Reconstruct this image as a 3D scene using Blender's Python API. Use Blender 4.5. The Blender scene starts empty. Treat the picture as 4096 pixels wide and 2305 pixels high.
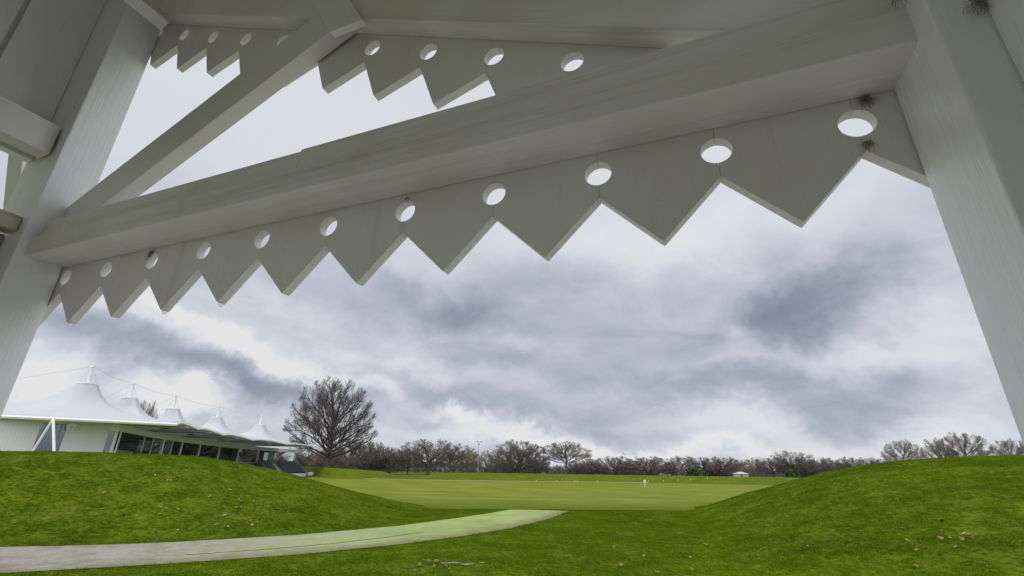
import bpy, bmesh, math, random
import numpy as np
from mathutils import Vector, Matrix
random.seed(7); rng = np.random.default_rng(11)
sc = bpy.context.scene
COL = sc.collection
EYE = 1.6
# ------------------------------------------------------------------ camera
F, HZ, ROLL = 1880.0, 731.0, math.radians(0.8)      # focal length and horizon offset in pixels of a 4096 px wide frame
P = math.atan(HZ / F)
cam = bpy.data.objects.new('camera', bpy.data.cameras.new('camera')); COL.objects.link(cam)
cam.data.sensor_width = 36; cam.data.lens = 36 * F / 4096
cam.data.clip_start = 0.05; cam.data.clip_end = 5000
R_ = Vector((1, 0, 0)); U_ = Vector((0, -math.sin(P), math.cos(P))); F_ = Vector((0, math.cos(P), math.sin(P)))
cr = R_ * math.cos(ROLL) + U_ * math.sin(ROLL); cu = -R_ * math.sin(ROLL) + U_ * math.cos(ROLL)
M = Matrix((cr, cu, -F_)).transposed().to_4x4(); M.translation = (0, 0, EYE); cam.matrix_world = M
sc.camera = cam
def ray(x, y):
    a = (x - 2048) / F; b = -(y - 1152.5) / F
    return F_ + cr * a + cu * b
def azel(x, y):
    r = ray(x, y); return math.atan2(r.x, r.y), math.atan2(r.z, math.hypot(r.x, r.y))
def at(x, y, Y):                                     # the point seen at a photo pixel, at distance Y ahead
    r = ray(x, y); return Vector((0, 0, EYE)) + r * (Y / r.y)

# ------------------------------------------------------------------ sky, sun, exposure
SUN_EL, SUN_AZ = math.radians(42), math.radians(215)     # azimuth clockwise from +Y
w = bpy.data.worlds.new('World'); sc.world = w; w.use_nodes = True
nt = w.node_tree; nt.nodes.clear()
def N(tree, typ, **kw):
    n = tree.nodes.new(typ)
    for k, v in kw.items():
        if k == 'inp':
            for i, x in v.items(): n.inputs[i].default_value = x
        else: setattr(n, k, v)
    return n
def math_(tree, op, a, b=None, c=None, clamp=False):
    n = tree.nodes.new('ShaderNodeMath'); n.operation = op; n.use_clamp = clamp
    for i, v in enumerate((a, b, c)):
        if v is None: continue
        if isinstance(v, (int, float)): n.inputs[i].default_value = v
        else: tree.links.new(v, n.inputs[i])
    return n.outputs[0]
L = nt.links.new
tc = N(nt, 'ShaderNodeTexCoord'); sep = N(nt, 'ShaderNodeSeparateXYZ'); L(tc.outputs['Generated'], sep.inputs[0])
X, Y, Z = sep.outputs
zc = math_(nt, 'ADD', math_(nt, 'MAXIMUM', Z, 0.0), 0.36)
comb = N(nt, 'ShaderNodeCombineXYZ'); L(math_(nt, 'DIVIDE', X, zc), comb.inputs[0]); L(math_(nt, 'DIVIDE', Y, zc), comb.inputs[1])
mp = N(nt, 'ShaderNodeMapping'); mp.inputs['Rotation'].default_value = (0, 0, math.radians(-24)); mp.inputs['Scale'].default_value = (1.0, 1.15, 1)
mp.inputs['Location'].default_value = (3.1, 7.7, 0)
L(comb.outputs[0], mp.inputs[0])
n1 = N(nt, 'ShaderNodeTexNoise', inp={'Scale': 1.15, 'Detail': 8, 'Roughness': 0.55, 'Distortion': 0.15}); L(mp.outputs[0], n1.inputs['Vector'])
n2 = N(nt, 'ShaderNodeTexNoise', inp={'Scale': 4.2, 'Detail': 9, 'Roughness': 0.62, 'Distortion': 0.5}); L(mp.outputs[0], n2.inputs['Vector'])
n3 = N(nt, 'ShaderNodeTexNoise', inp={'Scale': 4.5, 'Detail': 8, 'Roughness': 0.62}); L(tc.outputs['Generated'], n3.inputs['Vector'])
sn3 = N(nt, 'ShaderNodeSeparateColor'); L(n3.outputs['Color'], sn3.inputs[0])
az = math_(nt, 'ADD', math_(nt, 'ARCTAN2', X, Y), math_(nt, 'MULTIPLY', math_(nt, 'SUBTRACT', sn3.outputs[0], 0.5), 0.36))
el = math_(nt, 'ADD', math_(nt, 'ARCSINE', Z), math_(nt, 'MULTIPLY', math_(nt, 'SUBTRACT', sn3.outputs[1], 0.5), 0.24))
# cloud masses: (photo x, y, half width, half height, tilt, amount)   dark < 0 < bright
k = 4096 / 2576
CL = [(1130, 790, 170, 62, 0, -.50), (900, 720, 260, 60, 8, -.30), (1400, 700, 190, 60, 0, -.20), (300, 880, 300, 62, 8, -.5),
      (640, 970, 230, 50, 10, -.50), (2020, 780, 270, 92, -8, -.70), (2150, 690, 240, 70, -10, -.18), (1900, 970, 260, 45, 5, -.28), (1500, 1060, 420, 36, 3, -.16),
      (1560, 850, 200, 80, 0, -.22), (1100, 1010, 180, 40, 6, -.25), (1250, 900, 160, 40, 10, -.25), (820, 850, 60, 30, 0, -.1),
      (2230, 1000, 200, 50, 0, -.2), (1650, 950, 420, 55, 6, -.25), (1500, 780, 250, 70, 0, -.12), (600, 860, 420, 30, 17, .9), (250, 775, 220, 36, 20, .30), (90, 1000, 130, 75, 0, .8), (450, 1010, 100, 48, 0, 1.0), (470,1060,120,30,0,.5),
      (1140, 1068, 70, 18, 10, .8), (1500, 1125, 520, 22, 2, .75), (2200, 1120, 300, 26, 0, .4), (1860, 850, 55, 28, 10, .35), (1850, 890, 120, 18, 4, .2),
      (2400, 800, 120, 200, 0, .25), (2180, 900, 220, 40, 5, .30), (1900, 1070, 320, 40, 4, .35), (1680, 590, 330, 70, 0, .35),
      (600, 690, 260, 34, 18, .15), (860, 1050, 130, 30, 0, .2), (2330, 1090, 200, 50, 0, .25), (1000, 930, 160, 25, 10, .25), (1300,860,130,25,25,.2)]
tot = None
for (px, py, sw, sh, rot, amt) in CL:
    a0, e0 = azel(px * k, py * k); a1, e1 = azel((px + sw) * k, py * k); a2, e2 = azel(px * k, (py + sh) * k)
    sa = abs(a1 - a0); se = abs(e2 - e0); t = math.radians(rot)
    da = math_(nt, 'SUBTRACT', az, a0); de = math_(nt, 'SUBTRACT', el, e0)
    u = math_(nt, 'DIVIDE', math_(nt, 'SUBTRACT', math_(nt, 'MULTIPLY', da, math.cos(t)), math_(nt, 'MULTIPLY', de, math.sin(t))), sa)
    v = math_(nt, 'DIVIDE', math_(nt, 'ADD', math_(nt, 'MULTIPLY', da, math.sin(t)), math_(nt, 'MULTIPLY', de, math.cos(t))), se)
    g = math_(nt, 'MULTIPLY', math_(nt, 'EXPONENT', math_(nt, 'MULTIPLY', math_(nt, 'ADD', math_(nt, 'MULTIPLY', u, u), math_(nt, 'MULTIPLY', v, v)), -1.0)), amt)
    tot = g if tot is None else math_(nt, 'ADD', tot, g)
elc = math_(nt, 'ARCSINE', Z)
mr = N(nt, 'ShaderNodeMapRange', interpolation_type='SMOOTHSTEP', inp={1: 0.33, 2: 0.62, 3: 0.0, 4: 0.22}); L(elc, mr.inputs[0])
base = math_(nt, 'ADD', math_(nt, 'MULTIPLY', math_(nt, 'SUBTRACT', n1.outputs[0], 0.5), 0.65), math_(nt, 'MULTIPLY', math_(nt, 'SUBTRACT', n2.outputs[0], 0.5), 0.46))
damp = math_(nt, 'SUBTRACT', 1.0, math_(nt, 'MULTIPLY', mr.outputs[0], 3.0))
val = math_(nt, 'ADD', math_(nt, 'ADD', math_(nt, 'MULTIPLY', base, damp), math_(nt, 'MULTIPLY', tot, 0.66)), math_(nt, 'ADD', mr.outputs[0], 0.64))
cramp = N(nt, 'ShaderNodeValToRGB'); L(val, cramp.inputs[0])
el_ = cramp.color_ramp.elements
def srgb(r, g, b, m=1.0):
    f = lambda c: ((c / 255 + 0.055) / 1.055) ** 2.4 if c > 10 else c / 255 / 12.92
    return (f(r) * m, f(g) * m, f(b) * m, 1)
el_[0].position = 0.0; el_[0].color = srgb(120, 126, 142)
el_[1].position = 1.0; el_[1].color = srgb(232, 231, 232)
for ps, c in ((0.25, (146, 152, 169)), (0.45, (173, 180, 194)), (0.62, (196, 200, 212)), (0.8, (217, 220, 229))):
    e = el_.new(ps); e.color = srgb(*c)
sky = N(nt, 'ShaderNodeTexSky', sky_type='NISHITA', sun_disc=False, sun_elevation=SUN_EL, sun_rotation=SUN_AZ)
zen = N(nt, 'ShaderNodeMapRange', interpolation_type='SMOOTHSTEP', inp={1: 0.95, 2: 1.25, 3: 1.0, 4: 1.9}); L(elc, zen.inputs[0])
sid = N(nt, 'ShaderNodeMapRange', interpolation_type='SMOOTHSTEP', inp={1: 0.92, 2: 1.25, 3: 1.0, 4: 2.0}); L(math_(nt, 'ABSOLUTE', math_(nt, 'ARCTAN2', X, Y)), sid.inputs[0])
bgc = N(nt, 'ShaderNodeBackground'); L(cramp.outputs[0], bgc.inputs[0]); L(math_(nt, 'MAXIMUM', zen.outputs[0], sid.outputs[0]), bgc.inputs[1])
bgs = N(nt, 'ShaderNodeBackground', inp={'Strength': 0.08}); L(sky.outputs[0], bgs.inputs[0])
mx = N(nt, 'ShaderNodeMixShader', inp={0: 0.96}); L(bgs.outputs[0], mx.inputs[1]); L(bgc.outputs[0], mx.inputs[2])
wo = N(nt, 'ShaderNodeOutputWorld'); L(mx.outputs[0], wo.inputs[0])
w.cycles.sampling_method = 'MANUAL'; w.cycles.sample_map_resolution = 512
sun = bpy.data.objects.new('sun', bpy.data.lights.new('sun', 'SUN')); COL.objects.link(sun)
sun.data.energy = 1.4; sun.data.angle = math.radians(14); sun.data.color = (1, 0.95, 0.88)
sd = Vector((math.sin(SUN_AZ) * math.cos(SUN_EL), math.cos(SUN_AZ) * math.cos(SUN_EL), math.sin(SUN_EL)))
sun.rotation_euler = sd.to_track_quat('Z', 'Y').to_euler()
sc.view_settings.view_transform = 'Standard'; sc.view_settings.look = 'None'
sc.view_settings.gamma = 1; sc.view_settings.use_curve_mapping = False; sc.view_settings.exposure = 0.0

# ------------------------------------------------------------------ materials
def newmat(name, rough=0.6, spec=0.5):
    m = bpy.data.materials.new(name); m.use_nodes = True
    t = m.node_tree; b = t.nodes['Principled BSDF']; b.inputs['Roughness'].default_value = rough
    b.inputs['Specular IOR Level'].default_value = spec
    return m, t, b
def ramp(t, src, stops):
    r = t.nodes.new('ShaderNodeValToRGB'); e = r.color_ramp.elements
    e[0].position, e[0].color = stops[0][0], (*stops[0][1], 1); e[1].position, e[1].color = stops[-1][0], (*stops[-1][1], 1)
    for p, c in stops[1:-1]:
        q = e.new(p); q.color = (*c, 1)
    t.links.new(src, r.inputs[0]); return r.outputs[0]
def noise(t, vec, s, d=4, r=0.6, dist=0.0):
    n = N(t, 'ShaderNodeTexNoise', inp={'Scale': s, 'Detail': d, 'Roughness': r, 'Distortion': dist})
    if vec is not None: t.links.new(vec, n.inputs['Vector'])
    return n.outputs[0]
def mixc(t, f, a, b):
    n = t.nodes.new('ShaderNodeMix'); n.data_type = 'RGBA'
    for s, v in ((n.inputs[0], f), (n.inputs[6], a), (n.inputs[7], b)):
        if isinstance(v, tuple): s.default_value = (*v, 1) if len(v) == 3 else v
        elif isinstance(v, (int, float)): s.default_value = v
        else: t.links.new(v, s)
    return n.outputs[2]
def pos(t): return t.nodes.new('ShaderNodeNewGeometry').outputs['Position']
def bump(t, b, h, strength, dist):
    n = N(t, 'ShaderNodeBump', inp={'Strength': strength, 'Distance': dist}); t.links.new(h, n.inputs['Height']); t.links.new(n.outputs[0], b.inputs['Normal'])
def plain(name, c, rough=0.6, var=0.12, scale=3.0, metallic=0.0):
    m, t, b = newmat(name, rough)
    n = noise(t, pos(t), scale, 5)
    lo = tuple(x * (1 - var) for x in c); hi = tuple(min(1, x * (1 + var)) for x in c)
    t.links.new(ramp(t, n, [(0.3, lo), (0.7, hi)]), b.inputs['Base Color']); b.inputs['Metallic'].default_value = metallic
    return m
def paint(name, axis, base=(0.78, 0.765, 0.72), rough=0.40, dirt=0.5, lo=0.62, bmp=.4):
    """old white gloss paint on sawn timber, grain along axis"""
    m, t, b = newmat(name, rough)
    ax = Vector(axis).normalized(); o1 = ax.orthogonal().normalized(); o2 = ax.cross(o1)
    p = pos(t); c = t.nodes.new('ShaderNodeCombineXYZ')
    for i, (v, s) in enumerate(((ax, 1.3), (o1, 34), (o2, 34))):
        d = N(t, 'ShaderNodeVectorMath', operation='DOT_PRODUCT'); t.links.new(p, d.inputs[0]); d.inputs[1].default_value = v * s
        t.links.new(d.outputs['Value'], c.inputs[i])
    grain = noise(t, c.outputs[0], 2.2, 6, 0.65, 0.4)
    fine = noise(t, c.outputs[0], 7.0, 3, 0.6)
    blot = noise(t, p, 2.3, 6, 0.6, 0.5); blot2 = noise(t, c.outputs[0], 0.42, 6, 0.72, 0.3); speck = noise(t, p, 95.0, 2, 0.5)
    col = mixc(t, math_(t, 'MULTIPLY', math_(t, 'SUBTRACT', blot, 0.42, clamp=True), 2.6 * dirt, clamp=True), base, (0.52, 0.47, 0.36))
    st = math_(t, 'MULTIPLY', math_(t, 'SUBTRACT', blot2, lo, clamp=True), 3.4 * dirt, clamp=True)
    col = mixc(t, st, col, (0.24, 0.20, 0.12))
    crack = math_(t, 'MULTIPLY', math_(t, 'SUBTRACT', grain, 0.67, clamp=True), 6.0 * dirt, clamp=True)
    col = mixc(t, crack, col, (0.22, 0.18, 0.11))
    dots = math_(t, 'MULTIPLY', math_(t, 'SUBTRACT', speck, 0.80, clamp=True), 14.0, clamp=True)
    col = mixc(t, dots, col, (0.07, 0.06, 0.04))
    t.links.new(col, b.inputs['Base Color'])
    h = math_(t, 'ADD', math_(t, 'ADD', grain, math_(t, 'MULTIPLY', fine, 0.5)), math_(t, 'MULTIPLY', noise(t, p, 14, 3), 0.8))
    bump(t, b, h, bmp, 0.004)
    t.links.new(math_(t, 'ADD', rough - 0.12, math_(t, 'MULTIPLY', blot2, 0.3)), b.inputs['Roughness'])
    return m
AZ = math.radians(22)
UU = Vector((math.cos(AZ), -math.sin(AZ), 0)); NN = Vector((math.sin(AZ), math.cos(AZ), 0)); ZZ = Vector((0, 0, 1))
SL = 0.474
PM = {'u': paint('painted_timber_level', UU, dirt=0.55, lo=0.54), 'v': paint('painted_timber_upright', ZZ, base=(0.88, 0.89, 0.90), dirt=0.14, rough=0.27, bmp=.45),
      'r': paint('painted_timber_rake', UU - ZZ * SL, base=(0.80, 0.785, 0.74), dirt=0.5, lo=0.56), 'b': paint('painted_timber_brace', UU + ZZ * SL),
      'n': paint('painted_timber_cross', NN), 'board': paint('painted_valance_boards', ZZ, dirt=0.38, lo=0.58),
      'dirty': paint('mildewed_timber', NN, base=(0.5, 0.48, 0.4), dirt=1.3, lo=0.42)}
def grassmat(name, dark, mid, light, dry=0.0, inst=False, scale=1.0):
    m, t, b = newmat(name, 0.8, 0.05)
    p = pos(t)
    a = noise(t, p, 0.35 * scale, 5, 0.6, 0.4); c2 = noise(t, p, 1.9 * scale, 6, 0.65, 0.6); d = noise(t, p, 9.0 * scale, 4, 0.6)
    s = math_(t, 'ADD', math_(t, 'MULTIPLY', a, 0.40), math_(t, 'ADD', math_(t, 'MULTIPLY', c2, 0.40), math_(t, 'MULTIPLY', d, 0.20)))
    if inst:
        oi = t.nodes.new('ShaderNodeObjectInfo')
        s = math_(t, 'ADD', s, math_(t, 'MULTIPLY', math_(t, 'SUBTRACT', oi.outputs['Random'], 0.5), 0.10))
    col = ramp(t, s, [(0.36, dark), (0.5, mid), (0.64, light)])
    if dry:
        dn = noise(t, p, 0.55, 6, 0.7, 1.0)
        col = mixc(t, math_(t, 'MULTIPLY', math_(t, 'SUBTRACT', dn, 0.58, clamp=True), dry, clamp=True), col, (0.17, 0.15, 0.03))
    t.links.new(col, b.inputs['Base Color'])
    bump(t, b, math_(t, 'ADD', d, noise(t, p, 30, 3)), 0.6, 0.03)
    return m
G_GROUND = grassmat('bank_grass_ground', (0.050, 0.078, 0.002), (0.082, 0.114, 0.003), (0.12, 0.15, 0.006), 3.0)
G_BLADE = grassmat('bank_grass_blades', (0.056, 0.096, 0.001), (0.092, 0.150, 0.002), (0.138, 0.195, 0.004), 2.2, True)
GB = G_BLADE.node_tree.nodes['Principled BSDF']
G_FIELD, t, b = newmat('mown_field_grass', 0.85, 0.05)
p = pos(t); dt_ = N(t, 'ShaderNodeVectorMath', operation='DOT_PRODUCT'); t.links.new(p, dt_.inputs[0]); dt_.inputs[1].default_value = (math.sin(1.25), math.cos(1.25), 0)
band = math_(t, 'SINE', math_(t, 'MULTIPLY', math_(t, 'ADD', dt_.outputs['Value'], math_(t, 'MULTIPLY', noise(t, p, .15, 3), 3.0)), 1.1))
mpg = N(t, 'ShaderNodeMapping'); mpg.inputs['Scale'].default_value = (.12, .5, 1); t.links.new(p, mpg.inputs[0])
v_ = math_(t, 'ADD', math_(t, 'ADD', math_(t, 'MULTIPLY', noise(t, mpg.outputs[0], 1.0, 8, .7, .5), .62), math_(t, 'MULTIPLY', noise(t, p, 1.4, 5, .75), .30)), math_(t, 'MULTIPLY', band, .028))
cf_ = ramp(t, v_, [(0.36, (.110, .145, .010)), (0.47, (.150, .178, .018)), (0.60, (.205, .215, .040))])
sf = t.nodes.new('ShaderNodeSeparateXYZ'); t.links.new(p, sf.inputs[0])
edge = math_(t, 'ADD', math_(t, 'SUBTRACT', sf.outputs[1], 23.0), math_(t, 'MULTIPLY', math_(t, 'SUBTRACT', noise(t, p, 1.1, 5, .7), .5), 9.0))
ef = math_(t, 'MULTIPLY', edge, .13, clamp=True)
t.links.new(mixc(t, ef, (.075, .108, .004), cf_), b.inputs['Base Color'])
M_WHITE = plain('white_metal', (0.72, 0.72, 0.70), 0.4, 0.05)
M_PANEL = plain('white_wall_cladding', (0.76, 0.76, 0.73), 0.5, 0.05)
M_FABRIC = plain('pale_tensile_fabric', (0.56, 0.57, 0.61), 0.7, 0.04, 0.6)
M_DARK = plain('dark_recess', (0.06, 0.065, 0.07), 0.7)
M_GREY = plain('grey_steel', (0.30, 0.31, 0.33), 0.45)
M_CONC = plain('pale_concrete', (0.42, 0.40, 0.36), 0.85)
M_BOUNCE = plain('pale_bounce_slab', (0.50, 0.48, 0.44), 0.8)
M_SEAT = plain('dark_slate_plastic', (0.05, 0.052, 0.075), 0.45)
M_BARK = plain('winter_bark', (0.115, 0.095, 0.078), 0.9, 0.25, 1.5)
M_BARK2 = plain('pale_bark', (0.135, 0.115, 0.085), 0.9, 0.25, 1.5)
M_TWIG = plain('winter_twigs', (0.14, 0.118, 0.105), 0.9, 0.2, 0.2)
M_TWIGR = plain('reddish_twigs', (0.17, 0.135, 0.122), 0.9, 0.2, 0.2)
M_TWIGO = plain('olive_twigs', (0.22, 0.18, 0.12), 0.9, 0.2, 0.2)
M_EVER = plain('evergreen_leaves', (0.05, 0.07, 0.022), 0.8, 0.3, 1.0)
M_FAR = plain('far_wood_twigs', (0.21, 0.185, 0.19), 0.95, 0.2, 0.1)
_t = M_FABRIC.node_tree; _b = _t.nodes['Principled BSDF']; _o = [n for n in _t.nodes if n.type == 'OUTPUT_MATERIAL'][0]
_tr = N(_t, 'ShaderNodeBsdfTranslucent', inp={'Color': (.8, .8, .78, 1)}); _m = N(_t, 'ShaderNodeMixShader', inp={0: .22})
_t.links.new(_b.outputs[0], _m.inputs[1]); _t.links.new(_tr.outputs[0], _m.inputs[2]); _t.links.new(_m.outputs[0], _o.inputs[0])
def glassmat():
    m = bpy.data.materials.new('window_glass'); m.use_nodes = True; t = m.node_tree; t.nodes.clear()
    g = N(t, 'ShaderNodeBsdfGlossy', inp={'Roughness': 0.03, 'Color': (0.75, 0.85, 0.85, 1)}); tr = N(t, 'ShaderNodeBsdfTransparent', inp={'Color': (0.62, 0.70, 0.68, 1)})
    fr = N(t, 'ShaderNodeFresnel', inp={'IOR': 1.5}); mxs = t.nodes.new('ShaderNodeMixShader')
    t.links.new(math_(t, 'ADD', math_(t, 'MULTIPLY', fr.outputs[0], 0.6), 0.11), mxs.inputs[0]); t.links.new(tr.outputs[0], mxs.inputs[1]); t.links.new(g.outputs[0], mxs.inputs[2])
    o = t.nodes.new('ShaderNodeOutputMaterial'); t.links.new(mxs.outputs[0], o.inputs[0]); return m
M_GLASS = glassmat()

# ------------------------------------------------------------------ builders
def tag(o, label=None, cat=None, group=None, kind=None):
    if label: o['label'] = label
    if cat: o['category'] = cat
    if group: o['group'] = group
    if kind: o['kind'] = kind
    return o
def empty(name, loc, label, cat, group=None):
    o = bpy.data.objects.new(name, None); COL.objects.link(o); o.location = loc; o.empty_display_size = 0.2
    return tag(o, label, cat, group)
def wloc(o):
    v = Vector((0, 0, 0))
    while o is not None: v += o.location; o = o.parent
    return v
class MB:
    """collects solids in world coordinates, links them as ONE mesh object"""
    def __init__(s): s.v = []; s.f = []
    def add(s, vs, fs):
        n = len(s.v); s.v += [tuple(v) for v in vs]; s.f += [tuple(i + n for i in f) for f in fs]; return s
    def hexa(s, b, t):                                # four bottom, four top corners, both counter-clockwise from above
        return s.add(list(b) + list(t), [(3, 2, 1, 0), (4, 5, 6, 7), (0, 1, 5, 4), (1, 2, 6, 5), (2, 3, 7, 6), (3, 0, 4, 7)])
    def box(s, x0, x1, y0, y1, z0, z1):
        q = [(x0, y0), (x1, y0), (x1, y1), (x0, y1)]
        return s.hexa([(*a, z0) for a in q], [(*a, z1) for a in q])
    def prism(s, poly, ext):                          # poly: world points of a planar outline; ext: extrusion vector
        n = len(poly); ext = Vector(ext); p = [Vector(a) for a in poly]
        return s.add(p + [a + ext for a in p], [tuple(range(n))[::-1], tuple(range(n, 2 * n))] + [(i, (i + 1) % n, n + (i + 1) % n, n + i) for i in range(n)])
    def tube(s, pts, rad, n=8):
        pts = [Vector(p) for p in pts]; rad = rad if hasattr(rad, '__len__') else [rad] * len(pts)
        vs = []
        for i, p in enumerate(pts):
            d = (pts[min(i + 1, len(pts) - 1)] - pts[max(i - 1, 0)]).normalized()
            a = d.cross(Vector((0, 0, 1)) if abs(d.z) < 0.9 else Vector((1, 0, 0))).normalized(); b = d.cross(a)
            vs += [p + (a * math.cos(2 * math.pi * j / n) + b * math.sin(2 * math.pi * j / n)) * rad[i] for j in range(n)]
        fs = [(i * n + j, i * n + (j + 1) % n, (i + 1) * n + (j + 1) % n, (i + 1) * n + j) for i in range(len(pts) - 1) for j in range(n)]
        m = (len(pts) - 1) * n
        return s.add(vs, fs + [tuple(range(n))[::-1], tuple(range(m, m + n))])
    def build(s, name, mat, parent=None, bevel=0, smooth=False, label=None):  # bevel in metres
        me = bpy.data.meshes.new(name); o = bpy.data.objects.new(name, me); COL.objects.link(o)
        off = Vector((0, 0, 0))
        if parent is not None: o.parent = parent; off = wloc(parent)
        me.from_pydata([(x - off.x, y - off.y, z - off.z) for x, y, z in s.v], [], s.f)
        bm = bmesh.new(); bm.from_mesh(me); bmesh.ops.recalc_face_normals(bm, faces=bm.faces); bmesh.ops.triangulate(bm, faces=[f for f in bm.faces if len(f.verts) > 16]); bm.to_mesh(me); bm.free()
        me.materials.append(mat)
        if smooth:
            for p in me.polygons: p.use_smooth = True
        if bevel:
            md = o.modifiers.new('soft_edges', 'BEVEL'); md.width = bevel; md.segments = 2; md.limit_method = 'ANGLE'; md.angle_limit = math.radians(30)
        if label: o['label'] = label
        return o
def fastmesh(name, V, Q, mat, smooth=False):
    me = bpy.data.meshes.new(name); n = Q.shape[1]
    me.vertices.add(len(V)); me.vertices.foreach_set('co', V.astype(np.float32).ravel())
    me.loops.add(Q.size); me.loops.foreach_set('vertex_index', Q.astype(np.int32).ravel())
    me.polygons.add(len(Q)); me.polygons.foreach_set('loop_start', np.arange(0, Q.size, n, dtype=np.int32))
    me.update(calc_edges=True); me.validate(); me.materials.append(mat)
    if smooth: me.polygons.foreach_set('use_smooth', np.ones(len(Q), bool))
    return me

# ------------------------------------------------------------------ ground: banks round a cricket field
def tab(xs, ys):
    xs = np.array(xs, float); ys = np.array(ys, float); o = np.argsort(xs); xs, ys = xs[o], ys[o]
    return lambda q: np.interp(q, xs, ys)
def smooth_tab(f, w):
    return lambda q: sum(f(q + w * i) for i in (-1, -.5, 0, .5, 1)) / 5
Lc = [(-400, 1128), (-200, 1130), (0, 1137), (200, 1139), (340, 1142), (480, 1148), (600, 1165), (700, 1185), (800, 1212), (900, 1240), (1000, 1262), (1100, 1275), (1200, 1287)]
Rc = [(1700, 1292), (1780, 1272), (1850, 1250), (1950, 1222), (2030, 1200), (2100, 1185), (2200, 1168), (2300, 1158), (2400, 1152), (2576, 1149), (2900, 1150)]
RL, RR = 24.0, 27.0
def crest(tb, R):
    xs, hs = [], []
    for x, y in tb:
        a, e = azel(x * k, y * k); xs.append(a); hs.append(max(0, EYE + R * math.tan(e)))
    return xs, hs
lx, lh = crest(Lc, RL); rx, rh = crest(Rc, RR)
lx = [-2.6, -1.6] + lx + [0.0]; lh = [0, lh[0]] + lh + [0]
rx = [rx[0] - 0.05] + rx + [1.6, 2.6]; rh = [0] + rh + [rh[-1], 0]
HL = smooth_tab(tab(lx, lh), 0.02); HR = smooth_tab(tab(rx, rh), 0.02)
def fa(x): return azel(x, 1890)[0]
fx = [(-2500, 0), (900, 1.6), (1150, 1.9), (1196, 1.85), (1410, 1.5), (1531, 1.15), (1590, .25), (1640, 0), (1690, .35), (1760, 1.05), (1900, 1.15), (2300, 1.1), (3300, 1.15), (6000, 1.1)]
HF = smooth_tab(tab([fa(a) for a, b in fx], [b for a, b in fx]), 0.004)
R0L = tab([-1.6, -0.9, -0.76, -0.55, -0.38, -0.21, -0.1, 0.1], [15.5, 15.3, 15.2, 14.3, 14.6, 16.3, 18.8, 23])
R0R = tab([0.0, 0.15, 0.35, 0.6, 0.8, 1.6], [20, 17, 11, 7.5, 6.0, 5.0])
def sstep(t): t = np.clip(t, 0, 1); return t * t * (3 - 2 * t)
def vnoise(x, y):
    return (np.sin(x * 1.3 + 1.7 * np.sin(y * .9)) + np.sin(y * 1.7 + 1.3 * np.sin(x * 1.1 + 2)) + .5 * np.sin(x * 3.1 + y * 2.3) + .5 * np.sin(y * 4.1 - x * 2.7)) / 3
def hground(a, r):
    a = np.asarray(a, float); r = np.asarray(r, float)
    def prof(r0, r1, out):
        up = np.clip((r - r0) / (r1 - r0), 0, 1); up = np.sin(up * np.pi / 2) ** 1.35
        return np.where(r < r1, up, 1 - sstep((r - r1) / out))
    hl = np.clip(HL(a) - .06 * np.exp(-HL(a) / .2), 0, 9); hr = np.clip(HR(a) - .06 * np.exp(-HR(a) / .2), 0, 9)
    h = hl * prof(R0L(a), RL, 1.0 + 5 * hl) + hr * prof(R0R(a), RR, 1.0 + 5 * hr)
    Y = r * np.cos(a)
    sh_ = np.interp(a, [fa(1235), fa(1330)], [16.0, 0.0])
    far = HF(a) * sstep((r - 88 - sh_) / 9) * (1 - sstep((r - 101 - sh_) / 9))
    h = np.maximum(h, far)
    x = r * np.sin(a)
    bankm = np.clip(h / 0.4, 0, 1) * (r < 60)
    return h + bankm * 0.035 * vnoise(x * 1.1, Y * 1.1)
aa = np.concatenate([np.linspace(-math.pi, -1.0, 60, endpoint=False), np.linspace(-1.0, 1.0, 560, endpoint=False), np.linspace(1.0, math.pi, 61)])
rr = np.concatenate([[0.0], np.linspace(1, 40, 200), np.linspace(40.6, 84, 30), np.linspace(85, 112, 50), np.geomspace(116, 2500, 16)])
A, Rr = np.meshgrid(aa, rr); H = hground(A, Rr)
V = np.stack([Rr * np.sin(A), Rr * np.cos(A), H], -1).reshape(-1, 3)
na = len(aa); idx = np.arange(len(rr) * na).reshape(len(rr), na)
Q = np.stack([idx[:-1, :-1], idx[:-1, 1:], idx[1:, 1:], idx[1:, :-1]], -1).reshape(-1, 4)[:, ::-1]
gnd = bpy.data.objects.new('ground', fastmesh('ground', V, Q, G_GROUND, True)); COL.objects.link(gnd); tag(gnd, kind='structure')
# mown field
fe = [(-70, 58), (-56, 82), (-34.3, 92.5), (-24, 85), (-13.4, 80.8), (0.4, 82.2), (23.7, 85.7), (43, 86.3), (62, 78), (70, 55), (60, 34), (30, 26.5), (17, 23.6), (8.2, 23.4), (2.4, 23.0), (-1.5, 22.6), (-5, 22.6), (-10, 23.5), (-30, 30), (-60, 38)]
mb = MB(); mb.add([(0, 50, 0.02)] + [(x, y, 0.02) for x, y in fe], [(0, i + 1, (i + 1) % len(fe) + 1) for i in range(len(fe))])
tag(mb.build('cricket_field', G_FIELD), kind='structure')
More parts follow.
